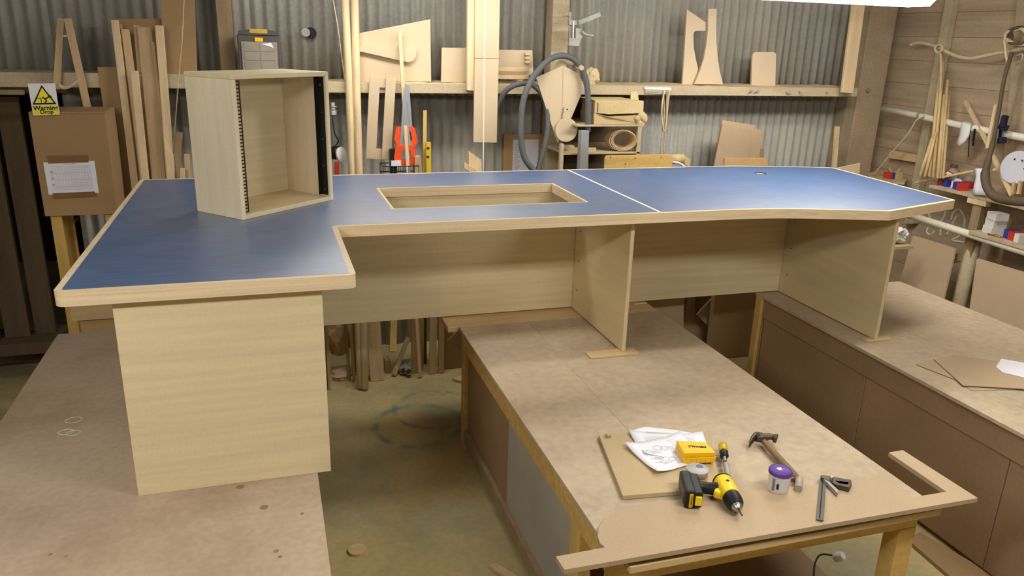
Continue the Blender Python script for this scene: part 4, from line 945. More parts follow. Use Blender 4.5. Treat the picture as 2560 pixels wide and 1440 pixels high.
cloth('folded_card', PAPER, [[(4.600,4.084,1.436), (4.598,4.045,1.442), (4.600,4.010,1.448)], [(4.585,4.051,1.389), (4.583,4.012,1.394), (4.585,3.977,1.400)], [(4.570,4.037,1.338), (4.568,3.992,1.343), (4.570,3.939,1.353)], [(4.560,4.029,1.268), (4.560,3.967,1.275), (4.560,3.903,1.285)]], .002, 'white folded card hanging over the front of the side shelf', 'card')
dc = thing('abrasive_disc', 'pale round abrasive disc with holes leaning at the right edge', 'disc', (4.620,3.780,1.410))
dcp = (4.620,3.795,1.490)
lathe('disc', mat('disc_grey', (196,194,204), .8, .05), [(0,-.002),(.105,-.002),(.105,.002),(0,.002)], dcp, (1,.15,-.15), 32, dc)
for i in range(6):
    a_ = i*math.pi/3; lathe('hole', INKD, [(0,-.0032),(.006,-.0032),(.006,-.002)], (dcp[0]-.006*0, dcp[1]+.055*math.cos(a_), dcp[2]+.055*math.sin(a_)), (1,.15,-.15), 8, dc)
fr_ = thing('stick_frame', 'jumble of crossed pale sticks on the side shelf under the disc', 'sticks', (4.600,3.851,1.291))
bar('stick', PINE, (4.660,4.031,1.540), (4.600,3.767,1.313), .026, .02, fr_, ref=(1,0,0))
bar('stick', PINE, (4.640,3.975,1.442), (4.640,3.897,1.473), .02, .02, fr_, ref=(1,0,0))
bar('stick', PINE2, (4.610,3.780,1.397), (4.600,3.764,1.322), .02, .02, fr_, ref=(1,0,0))
bar('stick', PINE2, (4.620,3.746,1.411), (4.600,3.724,1.327), .02, .02, fr_, ref=(1,0,0))
box('base', PINE2, (4.60, (4.600,3.660,1.342)[1], zs+.0005), (4.72, (4.600,3.812,1.312)[1], zs+.02), fr_)
# lower shelf with boxes
zl2 = (4.550,3.834,1.037)[2]
ls = thing('lower_shelf', 'lower dusty shelf on the boarded wall at the right edge', 'shelf', (4.7, 3.4, zl2-.03))
box('board', DUSTY, (4.52, 2.4, zl2-.026), (XW-.002, (4.550,3.928,1.036)[1]+.03, zl2), ls)
box('leg', STUD, (4.70, 3.2, 0), (4.76, 3.26, zl2-.0265), ls)
for i, (xo, yo, lab) in enumerate(((0, 0, 'bottom white carton of the stack of three'), (.01, .0, 'middle white carton of the stack of three'), (.0, -.012, 'top white carton of the stack of three'))):
    c = (4.580,3.845,1.071)
    carton(lab, 4.60+xo, c[1]+yo, zl2+.0005+.0485*i, .105, .085, .048, 1.25, ((WHITE,1.0),), 'white_carton')
tag(box('stack_flap', WHITE, (4.55, (4.580,3.845,1.071)[1]-.06, zl2+.1465), (4.64, (4.580,3.845,1.071)[1]+.02, zl2+.1485)), 'open white lid lying on the stack of white cartons', 'lid')
for i, (a_, b_) in enumerate((((4.540,3.827,1.047), (4.540,3.731,1.066)), ((4.560,3.795,1.070), (4.560,3.736,1.098)))):
    A3 = Vector(a_); B3 = Vector(b_); A3.z = B3.z = zl2+.007
    tag(tube('brass_screw', BRASS, [A3, B3], [.005,.003], n=8), ('longer brass screw lying before the white cartons','shorter brass screw lying before the white cartons')[i], 'screw', 'brass screws')
c = (4.560,3.661,1.058)
carton('torn blue, red and white carton at the right edge of the lower shelf', 4.60, c[1], zl2+.0005, .15, .09, .055, 1.3, ((WHITE,.3),(RED,.4),(BLUEP,.3)))
# small bracket shelf with rag, right of the desk panel
sbz = .80
sb = thing('bracket_shelf', 'short timber shelf holding a white rag behind the desk end', 'shelf', (4.258,4.250,0.862))
rgp = (4.212,4.200,0.893)
box('board', PINEX, (rgp[0]-.12, 4.18, rgp[2]-.035), (rgp[0]+.09, 4.42, rgp[2]-.012), sb)
box('upright', PINE, (rgp[0]-.10, 4.22, 0), (rgp[0]-.04, 4.28, rgp[2]-.0355), sb)
box('upright', PINE, ((4.225,4.300,1.013)[0]-.05, 4.30, rgp[2]-.0115), ((4.225,4.300,1.013)[0]+.02, 4.33, 1.04), sb)
rg = thing('white_rag', 'crumpled white rag on the short timber shelf', 'rag', rgp)
lump('rag', WHITE, (rgp[0]-.01, 4.26, rgp[2]+.035), .055, rg, seed=21, amp=.35, squash=(1,.8,.8))
lump('rag_fold', WHITE, (rgp[0]+.05, 4.25, rgp[2]+.055), .032, rg, seed=22, amp=.35)
lump('rag_fold', WHITE, (rgp[0]-.02, 4.24, rgp[2]+.085), .036, rg, seed=23, amp=.35)
# MDF sheets leaning against the right wall behind the bench
tag(prism('leaning_sheet', MDF, [(4.604,4.504,0.856), (4.605,4.110,0.858), (4.380,3.933,0.226), (4.359,4.335,0.165)], (.018,0,.006)), 'brown MDF sheet leaning on the wall below the chalk marks', 'board', 'MDF sheets leaning on the right wall')
tag(prism('leaning_sheet', MDF, [(4.581,3.905,0.843), (4.584,3.434,0.852), (4.367,3.193,0.202), (4.372,3.666,0.217)], (.018,0,.006)), 'brown MDF sheet leaning at the right edge beyond the bench', 'board', 'MDF sheets leaning on the right wall')
tag(tube('upright_tube', DUSTY, [(4.660,4.015,0.975), (4.600,3.974,0.613), (4.560,3.935,0.300)], .045, n=14), 'dusty upright tube between the two leaning MDF sheets', 'tube')
tag(prism('tilted_plank', STUD, [(4.640,4.182,0.786), (4.640,4.036,0.870), (4.640,4.010,0.819), (4.640,4.148,0.736)], (.02,0,0)), 'short dusty plank end beside the leaning sheet', 'plank')
# chalk marks on the boards
ck = thing('chalk_marks', 'chalk-painted looped marks on the boards under the side shelf', 'marking', (4.885,4.422,0.832))
def chalk(pts): tube('stroke', CHALK, pts, .009, ck, 6, sm=5)
chalk([(4.904,4.681,0.978), (4.904,4.646,0.934), (4.904,4.579,0.931), (4.904,4.536,0.975), (4.904,4.531,1.029)])
chalk([(4.904,4.663,0.873), (4.904,4.665,0.834), (4.904,4.626,0.821), (4.904,4.592,0.858)])
chalk([(4.904,4.550,0.925), (4.904,4.532,0.835)])
chalk([(4.904,4.465,0.976), (4.904,4.460,1.032), (4.904,4.414,1.067), (4.904,4.356,1.022), (4.904,4.341,0.937), (4.904,4.371,0.869), (4.904,4.421,0.831), (4.904,4.313,0.840)])
chalk([(4.904,4.423,1.016), (4.904,4.449,0.943), (4.904,4.479,0.854)])

# ------------------------------------------------------------------ offcuts standing on the floor behind and under the desk
def off(lab, m, pa, pb, y, zt, th_=.02, name='offcut', lean=0.0, dx=0.0):
    xa, xb = pa[0], pb[0]
    o = prism(name, m, [(xa, y, .003), (xb, y, .003), (xb+dx, y+lean, zt), (xa+dx, y+lean, zt)], (0, th_, 0))
    return tag(o, lab, 'offcut', 'offcuts standing on the floor under the desk')
off('thin board edge standing next to the pedestal under the desk', PINE2, (0.276,4.755,0.000), (0.293,4.751,0.000), 4.66, 1.0, .25)
off('narrow grey stick, first right of the crumpled sack', STUD, (0.412,4.799,0.000), (0.432,4.794,0.000), 4.77, 1.1, .02, dx=-.03)
off('narrow pale stick beside the grey one under the desk', PINE2, (0.440,4.766,0.000), (0.460,4.761,0.000), 4.74, 1.1, .02, dx=-.03)
off('brown board behind the narrow pale stick under the desk', MDFB, (0.462,4.806,0.000), (0.506,4.795,0.000), 4.80, 1.1, .02, dx=-.03)
off('broad plank standing upright in the middle under the desk', PINE, (0.554,4.719,0.000), (0.644,4.703,0.000), 4.72, 1.2, .022, lean=.12, dx=-.04)
tag(bar('offcut', YPINE, (0.716,4.800,0.166), (0.751,4.950,0.366), .045, .02), 'short yellow lath leaning at the back under the desk', 'offcut', 'offcuts standing on the floor under the desk')
tag(box('offcut', PINE2, ((0.670,4.855,0.000)[0], 4.84, .002), ((0.706,4.846,0.000)[0], 4.92, .09)), 'small block on the floor right of the broad plank', 'offcut', 'offcuts standing on the floor under the desk')
tag(bar('offcut', PINE2, (0.854,5.000,0.176), (0.713,4.764,0.012), .03, .02), 'diagonal stick crossing behind the pipe end under the desk', 'offcut', 'offcuts standing on the floor under the desk')
def pipe_end(lab, p, q):
    A3, B3 = Vector(p), Vector(q); d_ = (B3-A3)
    return tag(lathe('pipe_offcut', DULL, [(.018,0),(.022,0),(.022,d_.length),(0,d_.length),(0,.03),(.018,.03),(.018,0)], A3, d_, 16), lab, 'pipe', 'pipe offcuts under the desk')
pipe_end('open pipe end lying under the desk, right of two', (0.808,4.720,0.048), (0.815,5.020,-0.011))
pipe_end('pipe end lying under the desk, left of two', (0.775,4.760,0.039), (0.801,5.040,-0.018))
off('broad upright board right of the pipe ends under the desk', PINE2, (0.841,4.800,0.000), (0.904,4.785,0.000), 4.78, 1.1, .03)
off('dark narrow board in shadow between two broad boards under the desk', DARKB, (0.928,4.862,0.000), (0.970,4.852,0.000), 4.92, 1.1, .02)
off('tapered pale board third from the workbench leg under the desk', PINE, (0.952,4.733,0.000), (0.999,4.722,0.000), 4.74, 1.1, .02, dx=.02)
off('slim brown board second from the workbench leg under the desk', PINE2, (1.017,4.704,0.000), (1.054,4.695,0.000), 4.74, 1.1, .02)
off('wide brown board next to the workbench leg under the desk', MDFB, (1.059,4.680,0.000), (1.204,4.645,0.000), 4.80, 1.1, .02)
def cornered(lab, m, L_, k=1.0):
    a = Vector(L_); u = Vector((.68,0,.733)); v = Vector((.733,0,-.68)); n_ = (a.z-.004)/.68
    return tag(prism('tilted_board', m, [tuple(a), tuple(a+u*n_*k), tuple(a+u*n_*k+v*n_), tuple(a+v*n_)], (0,.012,0)), lab, 'board')
cornered('pale board standing on its corner behind the workbench leg', MDFL, (0.955,4.200,0.458), .8)
tag(lump('crumpled_sack', CARDD, (0.369,4.900,0.259), .10, seed=31, squash=(.9,.6,1.2)), 'crumpled paper sack hanging behind the desk pedestal', 'sack')
tag(lump('floor_rubble', DUSTTOP, (.42, 4.86, .02), .09, seed=33, squash=(1.5,1,.35)), 'low heap of sawdust on the floor beside the pedestal', 'sawdust')
tag(prism('wood_chip', PINEX, [(1.079,4.611,0.020), (1.141,4.642,0.020), (1.176,4.581,0.020), (1.145,4.543,0.020), (1.122,4.562,0.020)], (0,0,-.016)), 'split wood chip on the floor beside the workbench leg', 'chip')
# gap behind the workbenches, right of the middle panel
tag(prism('back_board', MDF, [(2.045,4.120,0.794), (2.463,4.120,0.767), ((2.543,4.120,0.281)[0], 4.12, .003), ((2.083,4.120,0.325)[0], 4.12, .003)], (0,.015,0)), 'plain board standing behind the right corner of the middle workbench', 'board')
tag(box('gap_lath', STUD, ((2.993,4.800,0.206)[0], 4.8, 0), ((3.028,4.800,0.203)[0], 4.82, 1.1)), 'thin grey lath standing in the dark gap behind the workbenches', 'lath')
tag(box('gap_lath', DARKB, ((3.000,4.900,0.169)[0], 4.9, 0), ((3.031,4.900,0.166)[0], 4.92, 1.1)), 'dark lath at the left of the gap behind the workbenches', 'lath')
cornered('square board balanced on its corner in the gap behind the workbenches', MDF, (2.896,4.620,0.320), .6)
gx0, gx1 = (2.972,4.520,0.309)[0], (3.373,4.520,0.276)[0]
tag(prism('standing_sheet', MDFB, [(gx0, 4.52, .003), (gx1-.05, 4.50, .003), (gx1, 4.50, .06), (gx1+.01, 4.52, .95), (gx0, 4.54, .95)], (0,.05,0)), 'thick brown MDF sheet standing in the gap behind the workbenches', 'board')
tag(box('white_strip', WHITE, ((2.009,3.909,0.720)[0], (2.009,3.909,0.720)[1]-.02, BZ+.0005), ((2.094,3.891,0.720)[0], (2.094,3.891,0.720)[1]+.0, BZ+.006)), 'bright white strip lying on the middle workbench behind the desk panel', 'strip')

# ------------------------------------------------------------------ on the middle workbench
T1 = BZ+.0005
tz = BZ+.013
tpl = [(0.741,1.802,0.733), (0.744,1.739,0.733), (2.262,1.718,0.733), (2.256,2.055,0.733), (2.188,2.054,0.733), (2.186,1.779,0.733), (2.041,1.781,0.733), (2.049,1.913,0.733), (1.990,1.917,0.733), (1.641,1.945,0.733), (1.339,1.968,0.733), (1.166,1.984,0.733), (1.072,1.985,0.733), (1.004,1.966,0.733), (0.956,1.937,0.733), (0.922,1.902,0.733), (0.901,1.861,0.733), (0.894,1.826,0.733), (0.901,1.804,0.733)]
tpm = thing('mdf_template', 'large MDF template with curved end across the near end of the middle workbench', 'template', (1.6, 1.85, T1))
prism('sheet', MDF, tpl, (0,0,-.0175), tpm, bev=.001)
tag(prism('mdf_offcut', mat('mdf_offcut_tan', (186,163,126), .75, .06, 3, (1,1,1), .05, 140), [(1.163,2.459,0.733), (1.334,2.445,0.733), (1.594,2.369,0.733), (1.449,2.047,0.733), (1.276,2.020,0.733), (1.073,2.045,0.733)], (0,0,-.0165)), 'square MDF offcut lying under the paper drawings', 'offcut')
# drawings
def curl(name, m, q, lab, lines, seed):
    a, b, c, d = [Vector(p) for p in q]; t = thing(name, lab, 'paper', (a+c)/2)
    n = 8; bm = bmesh.new(); rn = random.Random(seed); g = []
    for i in range(n+1):
        row = []
        for j in range(n+1):
            u, v = i/n, j/n; p = (a*(1-u)+b*u)*(1-v)+(d*(1-u)+c*u)*v
            e = max(0, abs(u-.5)*2-.55)*max(0, abs(v-.5)*2-.4)
            row.append(bm.verts.new(p+Vector((0,0,.05*e+.0008*math.sin(u*5+seed)*math.sin(v*4)))))
        g.append(row)
    for i in range(n):
        for j in range(n): bm.faces.new((g[i][j], g[i+1][j], g[i+1][j+1], g[i][j+1]))
    s = finish('sheet', bm, m, t, smooth=True); sm_ = s.modifiers.new('thick', 'SOLIDIFY'); sm_.thickness = .0006
    bm = bmesh.new()
    P_ = lambda u, v: (a*(1-u)+b*u)*(1-v)+(d*(1-u)+c*u)*v+Vector((0,0,.0022))
    for (u0, v0, u1, v1, wd) in lines: bm_bar(bm, P_(u0,v0), P_(u1,v1), wd, .0004, ref=(0,0,1))
    finish('printed_lines', bm, INKL, t)
    return t
L1 = [(.15, .18+i*.05, .85, .18+i*.05, .0015) for i in range(7)]
curl('paper_drawing', PAPER, [(1.280,2.441,0.737), (1.556,2.351,0.737), (1.505,2.166,0.737), (1.261,2.258,0.737)], 'white printed sheet lying under the other drawing and the yellow case', L1, 1)
prism('folded_edge', PAPER, [(1.283,2.445,0.738), (1.357,2.450,0.745), (1.468,2.401,0.742), (1.553,2.350,0.738)], (0,0,-.0008), bpy.data.objects['paper_drawing'], bev=0)
L2 = []
rn = random.Random(5)
for (u0, v0, r_) in ((.42,.3,.07), (.52,.36,.06), (.30,.62,.04), (.45,.72,.06), (.62,.55,.04), (.5,.86,.03)):
    for k in range(9):
        a0, a1 = k*.7, (k+1)*.7; L2.append((u0+r_*math.cos(a0), v0+r_*math.sin(a0), u0+r_*math.cos(a1), v0+r_*math.sin(a1), .0022))
for k in range(12): L2.append((.15+.05*(k%3), .3+.045*k, .26+.05*(k%4), .3+.045*k, .003))
for k in range(10): L2.append((.55+rn.uniform(0,.2), .15+.07*k, .7+rn.uniform(0,.2), .15+.07*k, .0016))
curl('paper_drawing', PAPER, [(1.219,2.345,0.740), (1.471,2.374,0.740), (1.486,2.177,0.740), (1.244,2.127,0.740)], 'white sheet with small line drawings lying partly under the yellow case', L2, 2)
# yellow case
yc = thing('bit_case', 'yellow plastic screwdriver bit case standing on the drawings', 'case', (1.440,2.198,0.745))
top4 = [(1.388,2.259,0.784), (1.489,2.221,0.784), (1.486,2.143,0.784), (1.370,2.167,0.784)]
t4 = [Vector(p) for p in top4]; cen = sum(t4, Vector())/4
grow = lambda k, dz: [tuple(Vector((cen.x+(p.x-cen.x)*k, cen.y+(p.y-cen.y)*k, p.z+dz))) for p in t4]
prism('lid', YEL, grow(1.0, 0), (0,0,-.019), yc, bev=.003)
prism('base', YEL, grow(1.02, -.0195), (0,0,-.0225), yc, bev=.003)
A4, B4, C4, D4 = t4
for k in range(6):
    u = .10+.15*k; P4 = D4.lerp(C4, u); Q4 = D4.lerp(C4, u+.075); o_ = (D4-A4).normalized()*.003
    prism('rib', YEL, [tuple(P4+o_+Vector((0,0,-.021))), tuple(Q4+o_+Vector((0,0,-.021))), tuple(Q4+o_+Vector((0,0,-.04))), tuple(P4+o_+Vector((0,0,-.04)))], tuple(-o_*.9), yc, bev=0)
mid = (A4+B4)/2; box('latch', INKD, (mid.x-.014, mid.y-.002, .770), (mid.x+.006, mid.y+.006, .780), yc)
xd = (A4-B4).normalized(); yd = Vector((0,0,1)).cross(xd).normalized()
lettering('lettering', 'DEWALT', .0165, cen+Vector((.006,.000,.0004)), xd, yd, INKD, yc, .0003, bold=.0007)
# tape-like tub
ro = thing('clear_tin', 'small round tin with a pale lid between the yellow case and the drill', 'tin', (1.369,2.072,0.737))
cp_ = (1.371,2.075,0.734)
lathe('tin', mat('honey_tub', (196,164,108), .4, .08), [(0,.0),(.037,.0),(.0385,.004),(.0385,.013),(.036,.016),(.0385,.019),(.0385,.03),(.0,.03)], cp_, n=28, parent=ro)
lathe('lid', mat('pale_lid', (176,172,166), .35, .08), [(.0395,.0302),(.0395,.041),(.036,.043),(0,.043)], cp_, n=28, parent=ro)
lathe('lid_sticker', mat('blue_sticker', (96,108,140), .5, .05), [(0,.0433),(.013,.0433),(.013,.0436),(0,.0436)], (cp_[0]+.013, cp_[1]+.008, cp_[2]), n=16, parent=ro)
# screwdriver with amber handle
sdv = thing('screwdriver', 'ratchet screwdriver with an amber handle lying beside the yellow case', 'screwdriver', (1.531,2.154,0.740))
h0, h1, h2, h3 = [Vector(p) for p in ((1.574,2.236,0.752), (1.528,2.146,0.750), (1.514,2.115,0.748), (1.466,2.017,0.744))]
lathe('handle', AMBER, [(0,0),(.012,.001),(.017,.008),(.018,.03),(.015,.045),(.017,.055),(0,.056)], h0, h1-h0, 14, sdv)
lathe('collar', BLACK, [(0,0),(.016,0),(.016,.026),(.009,.034),(0,.034)], h0+(h1-h0).normalized()*.0565, h1-h0, 14, sdv)
lathe('ferrule', METAL, [(0,0),(.007,0),(.007,.03),(0,.03)], h0+(h1-h0).normalized()*.091, h1-h0, 12, sdv)
lathe('shaft', DULL, [(0,0),(.010,0),(.010,(h3-h2).length),(0,(h3-h2).length)], h2, h3-h2, 12, sdv)
# cordless drill lying on its side
dr = thing('cordless_drill', 'yellow and black cordless drill lying on its side', 'drill', (1.380,1.959,0.735))
m0, m1, m2, m3, m4 = [Vector(p) for p in ((1.420,2.000,0.768), (1.394,1.896,0.768), (1.385,1.848,0.765), (1.381,1.830,0.764), (1.371,1.800,0.762))]
ax = (m1-m0); La = ax.length
lathe('motor_housing', DRILLY, [(0,0),(.022,.0),(.031,.008),(.033,.02),(.033,La*.7),(.031,La),(0,La)], m0, ax, 20, dr)
lathe('vent_ring', INKD, [(.0335,.012),(.0342,.012),(.0342,.018),(.0335,.018)], m0, ax, 20, dr)
ax2 = (m2-m1); lathe('chuck', BLACK, [(0,.0005),(.030,.0005),(.031,.012),(.029,ax2.length*.7),(.022,ax2.length),(0,ax2.length)], m1, ax2, 20, dr)
lathe('chuck_nose', METAL, [(0,.0005),(.019,.0005),(.016,.010),(.009,.017),(0,.017)], m2, ax2, 16, dr)
lathe('bit', HAMM, [(0,.012),(.003,.012),(.003,.045),(0,.047)], m2, ax2, 8, dr)
g0, g1 = Vector((1.388,1.954,0.762)), Vector((1.321,1.992,0.760))
bm = bmesh.new(); bm_tube(bm, [g0.lerp(g1, t) for t in (0,.15,.4,.7,.9,1)], [.026,.023,.0205,.020,.022,.026], 14); finish('handle', bm, BLACK, dr, smooth=True)
gd = (g1-g0).normalized(); axn = ax.normalized()
tr0 = g0.lerp(g1, .10)+axn*.016
bar('trigger', BLACK, tr0, tr0+axn*.024+gd*.006, .03, .022, dr, ref=(0,0,1), bev=.006)
bar('trigger_guard', DRILLY, g0+gd*(-.006)+axn*.012, g0+gd*.012+axn*.045, .05, .03, dr, ref=(0,0,1), bev=.008)
b0, b1 = Vector((1.304,2.038,0.768)), Vector((1.259,1.913,0.766))
off_ = gd*.0
bar('battery_shoe', BLACK, b0-gd*.020+axn*.006, b1-gd*.020-axn*.006, .030, .058, dr, ref=(0,0,1), bev=.006)
bat_ = bar('battery', BLACK, b0+gd*.006, b1+gd*.006, .036, .066, dr, ref=(0,0,1), bev=.008)
e_ = b1+(b1-b0).normalized()*.0006
bd = (b1-b0).normalized()
lab_ = bar('battery_label', DRILLY, b1+gd*.004+bd*.0002, b1+gd*.004+bd*.0022, .012, .052, dr, ref=(0,0,1), bev=.002)
lettering('lettering', 'DEWALT', .011, b1+gd*.004+bd*.0024, Vector((0,0,-1)), gd*-1, INKD, dr, .0003)
bar('release_tab', DRILLY, b1-gd*.020+bd*(-.006), b1-gd*.020+bd*.002, .022, .034, dr, ref=(0,0,1), bev=.003)
bar('battery_face', mat('battery_grey', (92,86,74), .5, .1), b0+gd*.0245+bd*.018, b1+gd*.0245-bd*.018, .002, .044, dr, ref=(0,0,1), bev=.001)
lathe('motor_badge', INKD, [(0,0),(.006,0),(.006,.001),(0,.001)], m0.lerp(m1,.55)+Vector((0,0,.0327)), (0,0,1), 8, dr)
# claw hammer
hm = thing('claw_hammer', 'claw hammer with a wooden handle lying behind the purple-lidded tub', 'hammer', (1.735,2.148,0.730))
k0, k1 = Vector((1.758,2.248,0.742)), Vector((1.723,1.979,0.731))
bm = bmesh.new(); bm_tube(bm, [k0.lerp(k1, t) for t in (0,.1,.3,.6,.85,.97,1)], [.011,.011,.0125,.014,.015,.014,.010], 12); finish('handle', bm, HAMW, hm, smooth=True)
hc0, hc1, hc2 = Vector((1.757,2.253,0.748)), Vector((1.797,2.253,0.748)), Vector((1.815,2.233,0.746))
bm = bmesh.new(); bm_tube(bm, [Vector((1.737,2.259,0.748)), hc0, hc1, hc1.lerp(hc2,.5), hc1.lerp(hc2,.6), hc2], [.017,.018,.013,.012,.018,.018], 12); finish('head', bm, HAMM, hm, smooth=True)
for s_ in (-1, 1):
    o_ = Vector((0,0,.007*s_))
    bm = bmesh.new(); bm_tube(bm, catmull([hc0+o_, Vector((1.743,2.267,0.748))+o_, Vector((1.713,2.249,0.746))+o_, Vector((1.685,2.222,0.744))+o_*1.4], 4), [.014,.014,.013,.012,.011,.010,.009,.008,.007,.006,.005,.0045,.003], 8); finish('claw', bm, HAMM, hm, smooth=True)
# tub with purple lid
tb = thing('purple_lid_tub', 'white plastic tub with a purple lid', 'tub', (1.617,1.947,0.729))
tp_ = Vector((1.612,1.941,0.734))
lathe('tub', WHITE, [(0,0),(.0325,0),(.034,.003),(.0372,.066),(0,.066)], tp_, n=32, parent=tb)
lathe('lid', PURPLE, [(.0374,.0662),(.0395,.0662),(.0395,.0765),(.037,.0795),(.034,.0775),(0,.0775)], tp_, n=32, parent=tb)
ld = bpy.data.objects[[c.name for c in tb.children if c.name.startswith('lid')][0]]
box('lid_sticker', PAPER, (tp_.x-.008, tp_.y-.0, tp_.z+.0776), (tp_.x+.008, tp_.y+.014, tp_.z+.0782), ld, bev=0)
def wrap(name, m, a0, a1, z0, z1, r0, r1, par):
    bm = bmesh.new(); n = 14; pr = None
    for i in range(n+1):
        a_ = math.radians(a0+(a1-a0)*i/n); v0 = bm.verts.new(tp_+Vector((math.cos(a_)*r0, math.sin(a_)*r0, z0))); v1 = bm.verts.new(tp_+Vector((math.cos(a_)*r1, math.sin(a_)*r1, z1)))
        if pr: bm.faces.new((pr[0], v0, v1, pr[1]))
        pr = (v0, v1)
    return finish(name, bm, m, par, smooth=True)
wrap('label', mat('tub_label', (206,206,214), .6, .06, 60), 215, 330, .010, .056, .0352, .0372, tb)
wrap('barcode', INKD, 222, 234, .020, .042, .0361, .0372, tb)
wrap('dark_band', INK, 196, 212, .010, .058, .0352, .0374, tb)
# small bottle lying beside the tub
r0_, r1_ = Vector((1.717,1.964,0.746)), Vector((1.647,1.881,0.746))
cb_ = thing('small_roll', 'small clear roll lying beside the purple-lidded tub', 'roll', r0_.lerp(r1_, .5)-Vector((0,0,.013)))
lathe('roll', mat('cloudy_plastic', (176,160,142), .3, .12, 20), [(0,0),(.012,0),(.0135,.004),(.0135,.035),(.011,.04),(.0135,.045),(.0135,.058),(0,.058)], r0_, r1_-r0_, 16, cb_)
lathe('end_cap', DULL, [(0,.0585),(.013,.0585),(.013,.07),(0,.07)], r0_, r1_-r0_, 16, cb_)
tag(prism('dark_wedge', HAMW, [(1.697,1.993,0.740), (1.721,1.984,0.740), (1.689,1.981,0.740)], (0,0,-.006)), 'small dark wedge between the tub and the clear roll', 'wedge')
# combination square
sq = thing('combination_square', 'steel combination square lying on the template', 'square', (1.771,1.858,0.734))
prism('blade', mat('rule_steel', (92,88,82), .5, .12, 30, metal=.2), [(1.812,1.972,0.741), (1.832,1.964,0.741), (1.640,1.737,0.741), (1.621,1.749,0.741)], (0,0,-.0022), sq, bev=0)
prism('blade_groove', INKD, [(1.811,1.960,0.742), (1.815,1.959,0.742), (1.636,1.749,0.742), (1.632,1.750,0.742)], (0,0,-.0004), sq, bev=0)
prism('stock', HAMM, [(1.804,1.959,0.753), (1.885,1.903,0.753), (1.867,1.879,0.753), (1.843,1.862,0.753), (1.825,1.880,0.753), (1.811,1.891,0.753), (1.801,1.917,0.753), (1.791,1.946,0.753)], (0,0,-.018), sq, bev=.002)
prism('stock_recess', INKD, [(1.822,1.914,0.753), (1.865,1.892,0.753), (1.851,1.880,0.753), (1.826,1.894,0.753)], (0,0,-.001), sq, bev=0)
prism('mitre_arm', DULL, [(1.797,1.951,0.751), (1.806,1.943,0.751), (1.797,1.859,0.751), (1.781,1.846,0.751)], (0,0,-.014), sq, bev=.001)
lathe('knob', METAL, [(0,0),(.006,0),(.006,.012),(.004,.014),(0,.014)], (1.813,1.919,0.753), (0,0,1), 12, sq)
# dusty marks on bench: glue stains
tag(lump('knot_bit', PINE2, (1.191,2.430,0.741), .008, seed=41, squash=(1.5,1,.8)), 'tiny wood chip on the corner of the square offcut', 'chip')
# ------------------------------------------------------------------ right workbench and left workbench
GS = 'thin sheets on the right workbench'
tag(prism('thin_sheet', MDF, [(3.012,2.439,0.718), (3.028,2.523,0.718), (3.247,2.502,0.718), (3.449,2.380,0.718), (3.306,2.265,0.718), (3.258,2.400,0.718)], (0,0,-.002), bev=0), 'lowest thin brown sheet on the right workbench, poking out in front', 'sheet', GS)
tag(prism('thin_sheet', MDF, [(2.987,2.746,0.720), (3.127,2.779,0.720), (3.167,2.610,0.720), (3.034,2.557,0.720)], (0,0,-.002), bev=0), 'thin brown sheet on the right workbench, poking out towards the desk', 'sheet', GS)
tag(prism('thin_sheet', MDF, [(3.116,2.768,0.726), (3.276,2.787,0.726), (3.612,2.513,0.726), (3.351,2.303,0.726), (3.243,2.390,0.726), (3.003,2.484,0.726)], (0,0,-.0035), bev=0), 'large uppermost thin brown sheet on the right workbench', 'sheet', GS)
tag(prism('note_paper', PAPER, [(3.461,2.687,0.728), (3.531,2.619,0.728), (3.609,2.510,0.728), (3.430,2.367,0.728), (3.366,2.478,0.728), (3.316,2.552,0.728), (3.344,2.613,0.728)], (0,0,-.0008), bev=0), 'white paper lying on the thin sheets of the right workbench', 'paper')
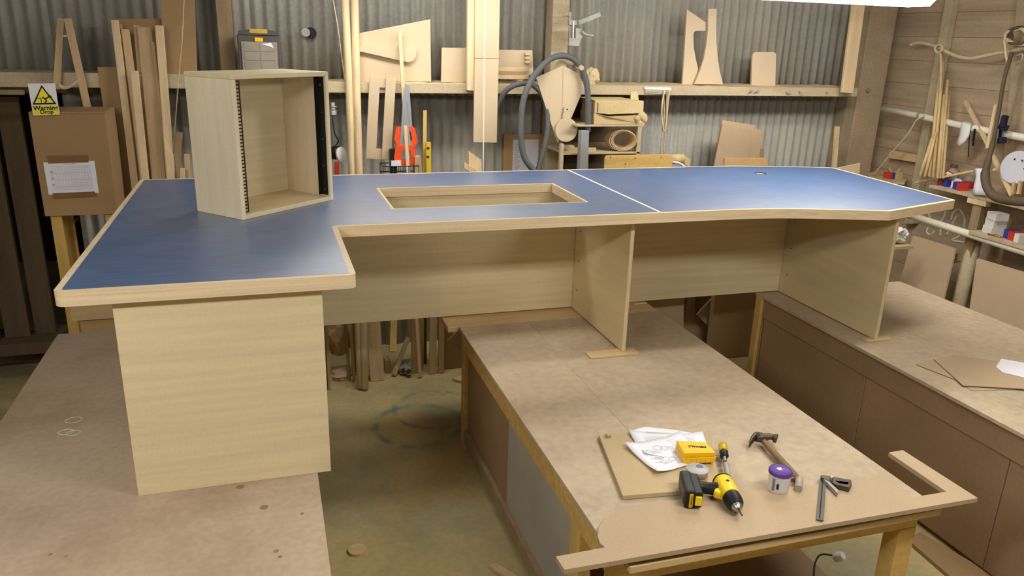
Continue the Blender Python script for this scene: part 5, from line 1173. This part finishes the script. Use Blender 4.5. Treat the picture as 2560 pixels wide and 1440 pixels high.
def stain(p, r_, par, lab=None):
    return lathe('stain', mat('dark_stain', (142,116,84), .6, .15, 40), [(0,.0004),(r_,.0004),(r_*1.15,.0)], p, (0,0,1), 14, par)
for p, r_ in (((-0.163,2.454,0.715), .012), ((-0.086,2.309,0.715), .012), ((-0.053,2.066,0.715), .007), ((-0.042,2.036,0.715), .006), ((-0.685,2.220,0.715), .005), ((-0.640,2.200,0.715), .004), ((0.031,2.241,0.715), .006)):
    stain(p, r_, lb)
def ringmark(p, r_): tube('chalk_ring', CHALK, [(p[0]+r_*1.2*math.cos(i*math.pi/8), p[1]+r_*math.sin(i*math.pi/8), BZ) for i in range(16)], .0016, lb, 5, closed=True)
for p, r_ in (((-0.796,3.109,0.715), .025), ((-0.803,3.011,0.715), .022), ((-0.775,2.997,0.715), .02)): ringmark(p, r_)
# ------------------------------------------------------------------ floor bits
fd = (0.266,2.967,0.000)
tag(lathe('wood_disc', PINEX, [(0,.012),(.040,.012),(.040,.0005),(0,.0005)], fd, n=24), 'round wooden disc lying on the dark floor between the workbenches', 'disc')
tag(prism('floor_strip', PINEX, [(0.800,2.700,0.020), (0.837,2.706,0.020), (0.941,2.533,0.020), (0.901,2.519,0.020)], (0,0,-.019)), 'wood strip on the floor beside the middle workbench', 'strip')
tag(prism('floor_plank', MDFB, [(2.739,2.376,0.020), (2.839,2.397,0.020), (2.995,1.727,0.020), (2.693,1.721,0.020)], (0,0,-.019)), 'brown plank lying on the floor between the two right-hand workbenches', 'plank')
pl = thing('plug', 'white plug and dark cable on the floor under the middle workbench', 'plug', (2.194,2.203,0.140))
pz = Vector((2.184,2.192,0.150))
lathe('plug_body', WHITE, [(0,-.02),(.018,-.02),(.022,0),(.016,.02),(0,.02)], pz+Vector((0,0,.01)), (.3,-.5,.6), 14, pl)
tube('cable', BLACK, [pz+Vector((0,.02,0)), pz+Vector((-.05,.05,-.006)), pz+Vector((-.12,0,-.008)), pz+Vector((-.2,-.1,-.008))], .004, pl, 6, sm=5)
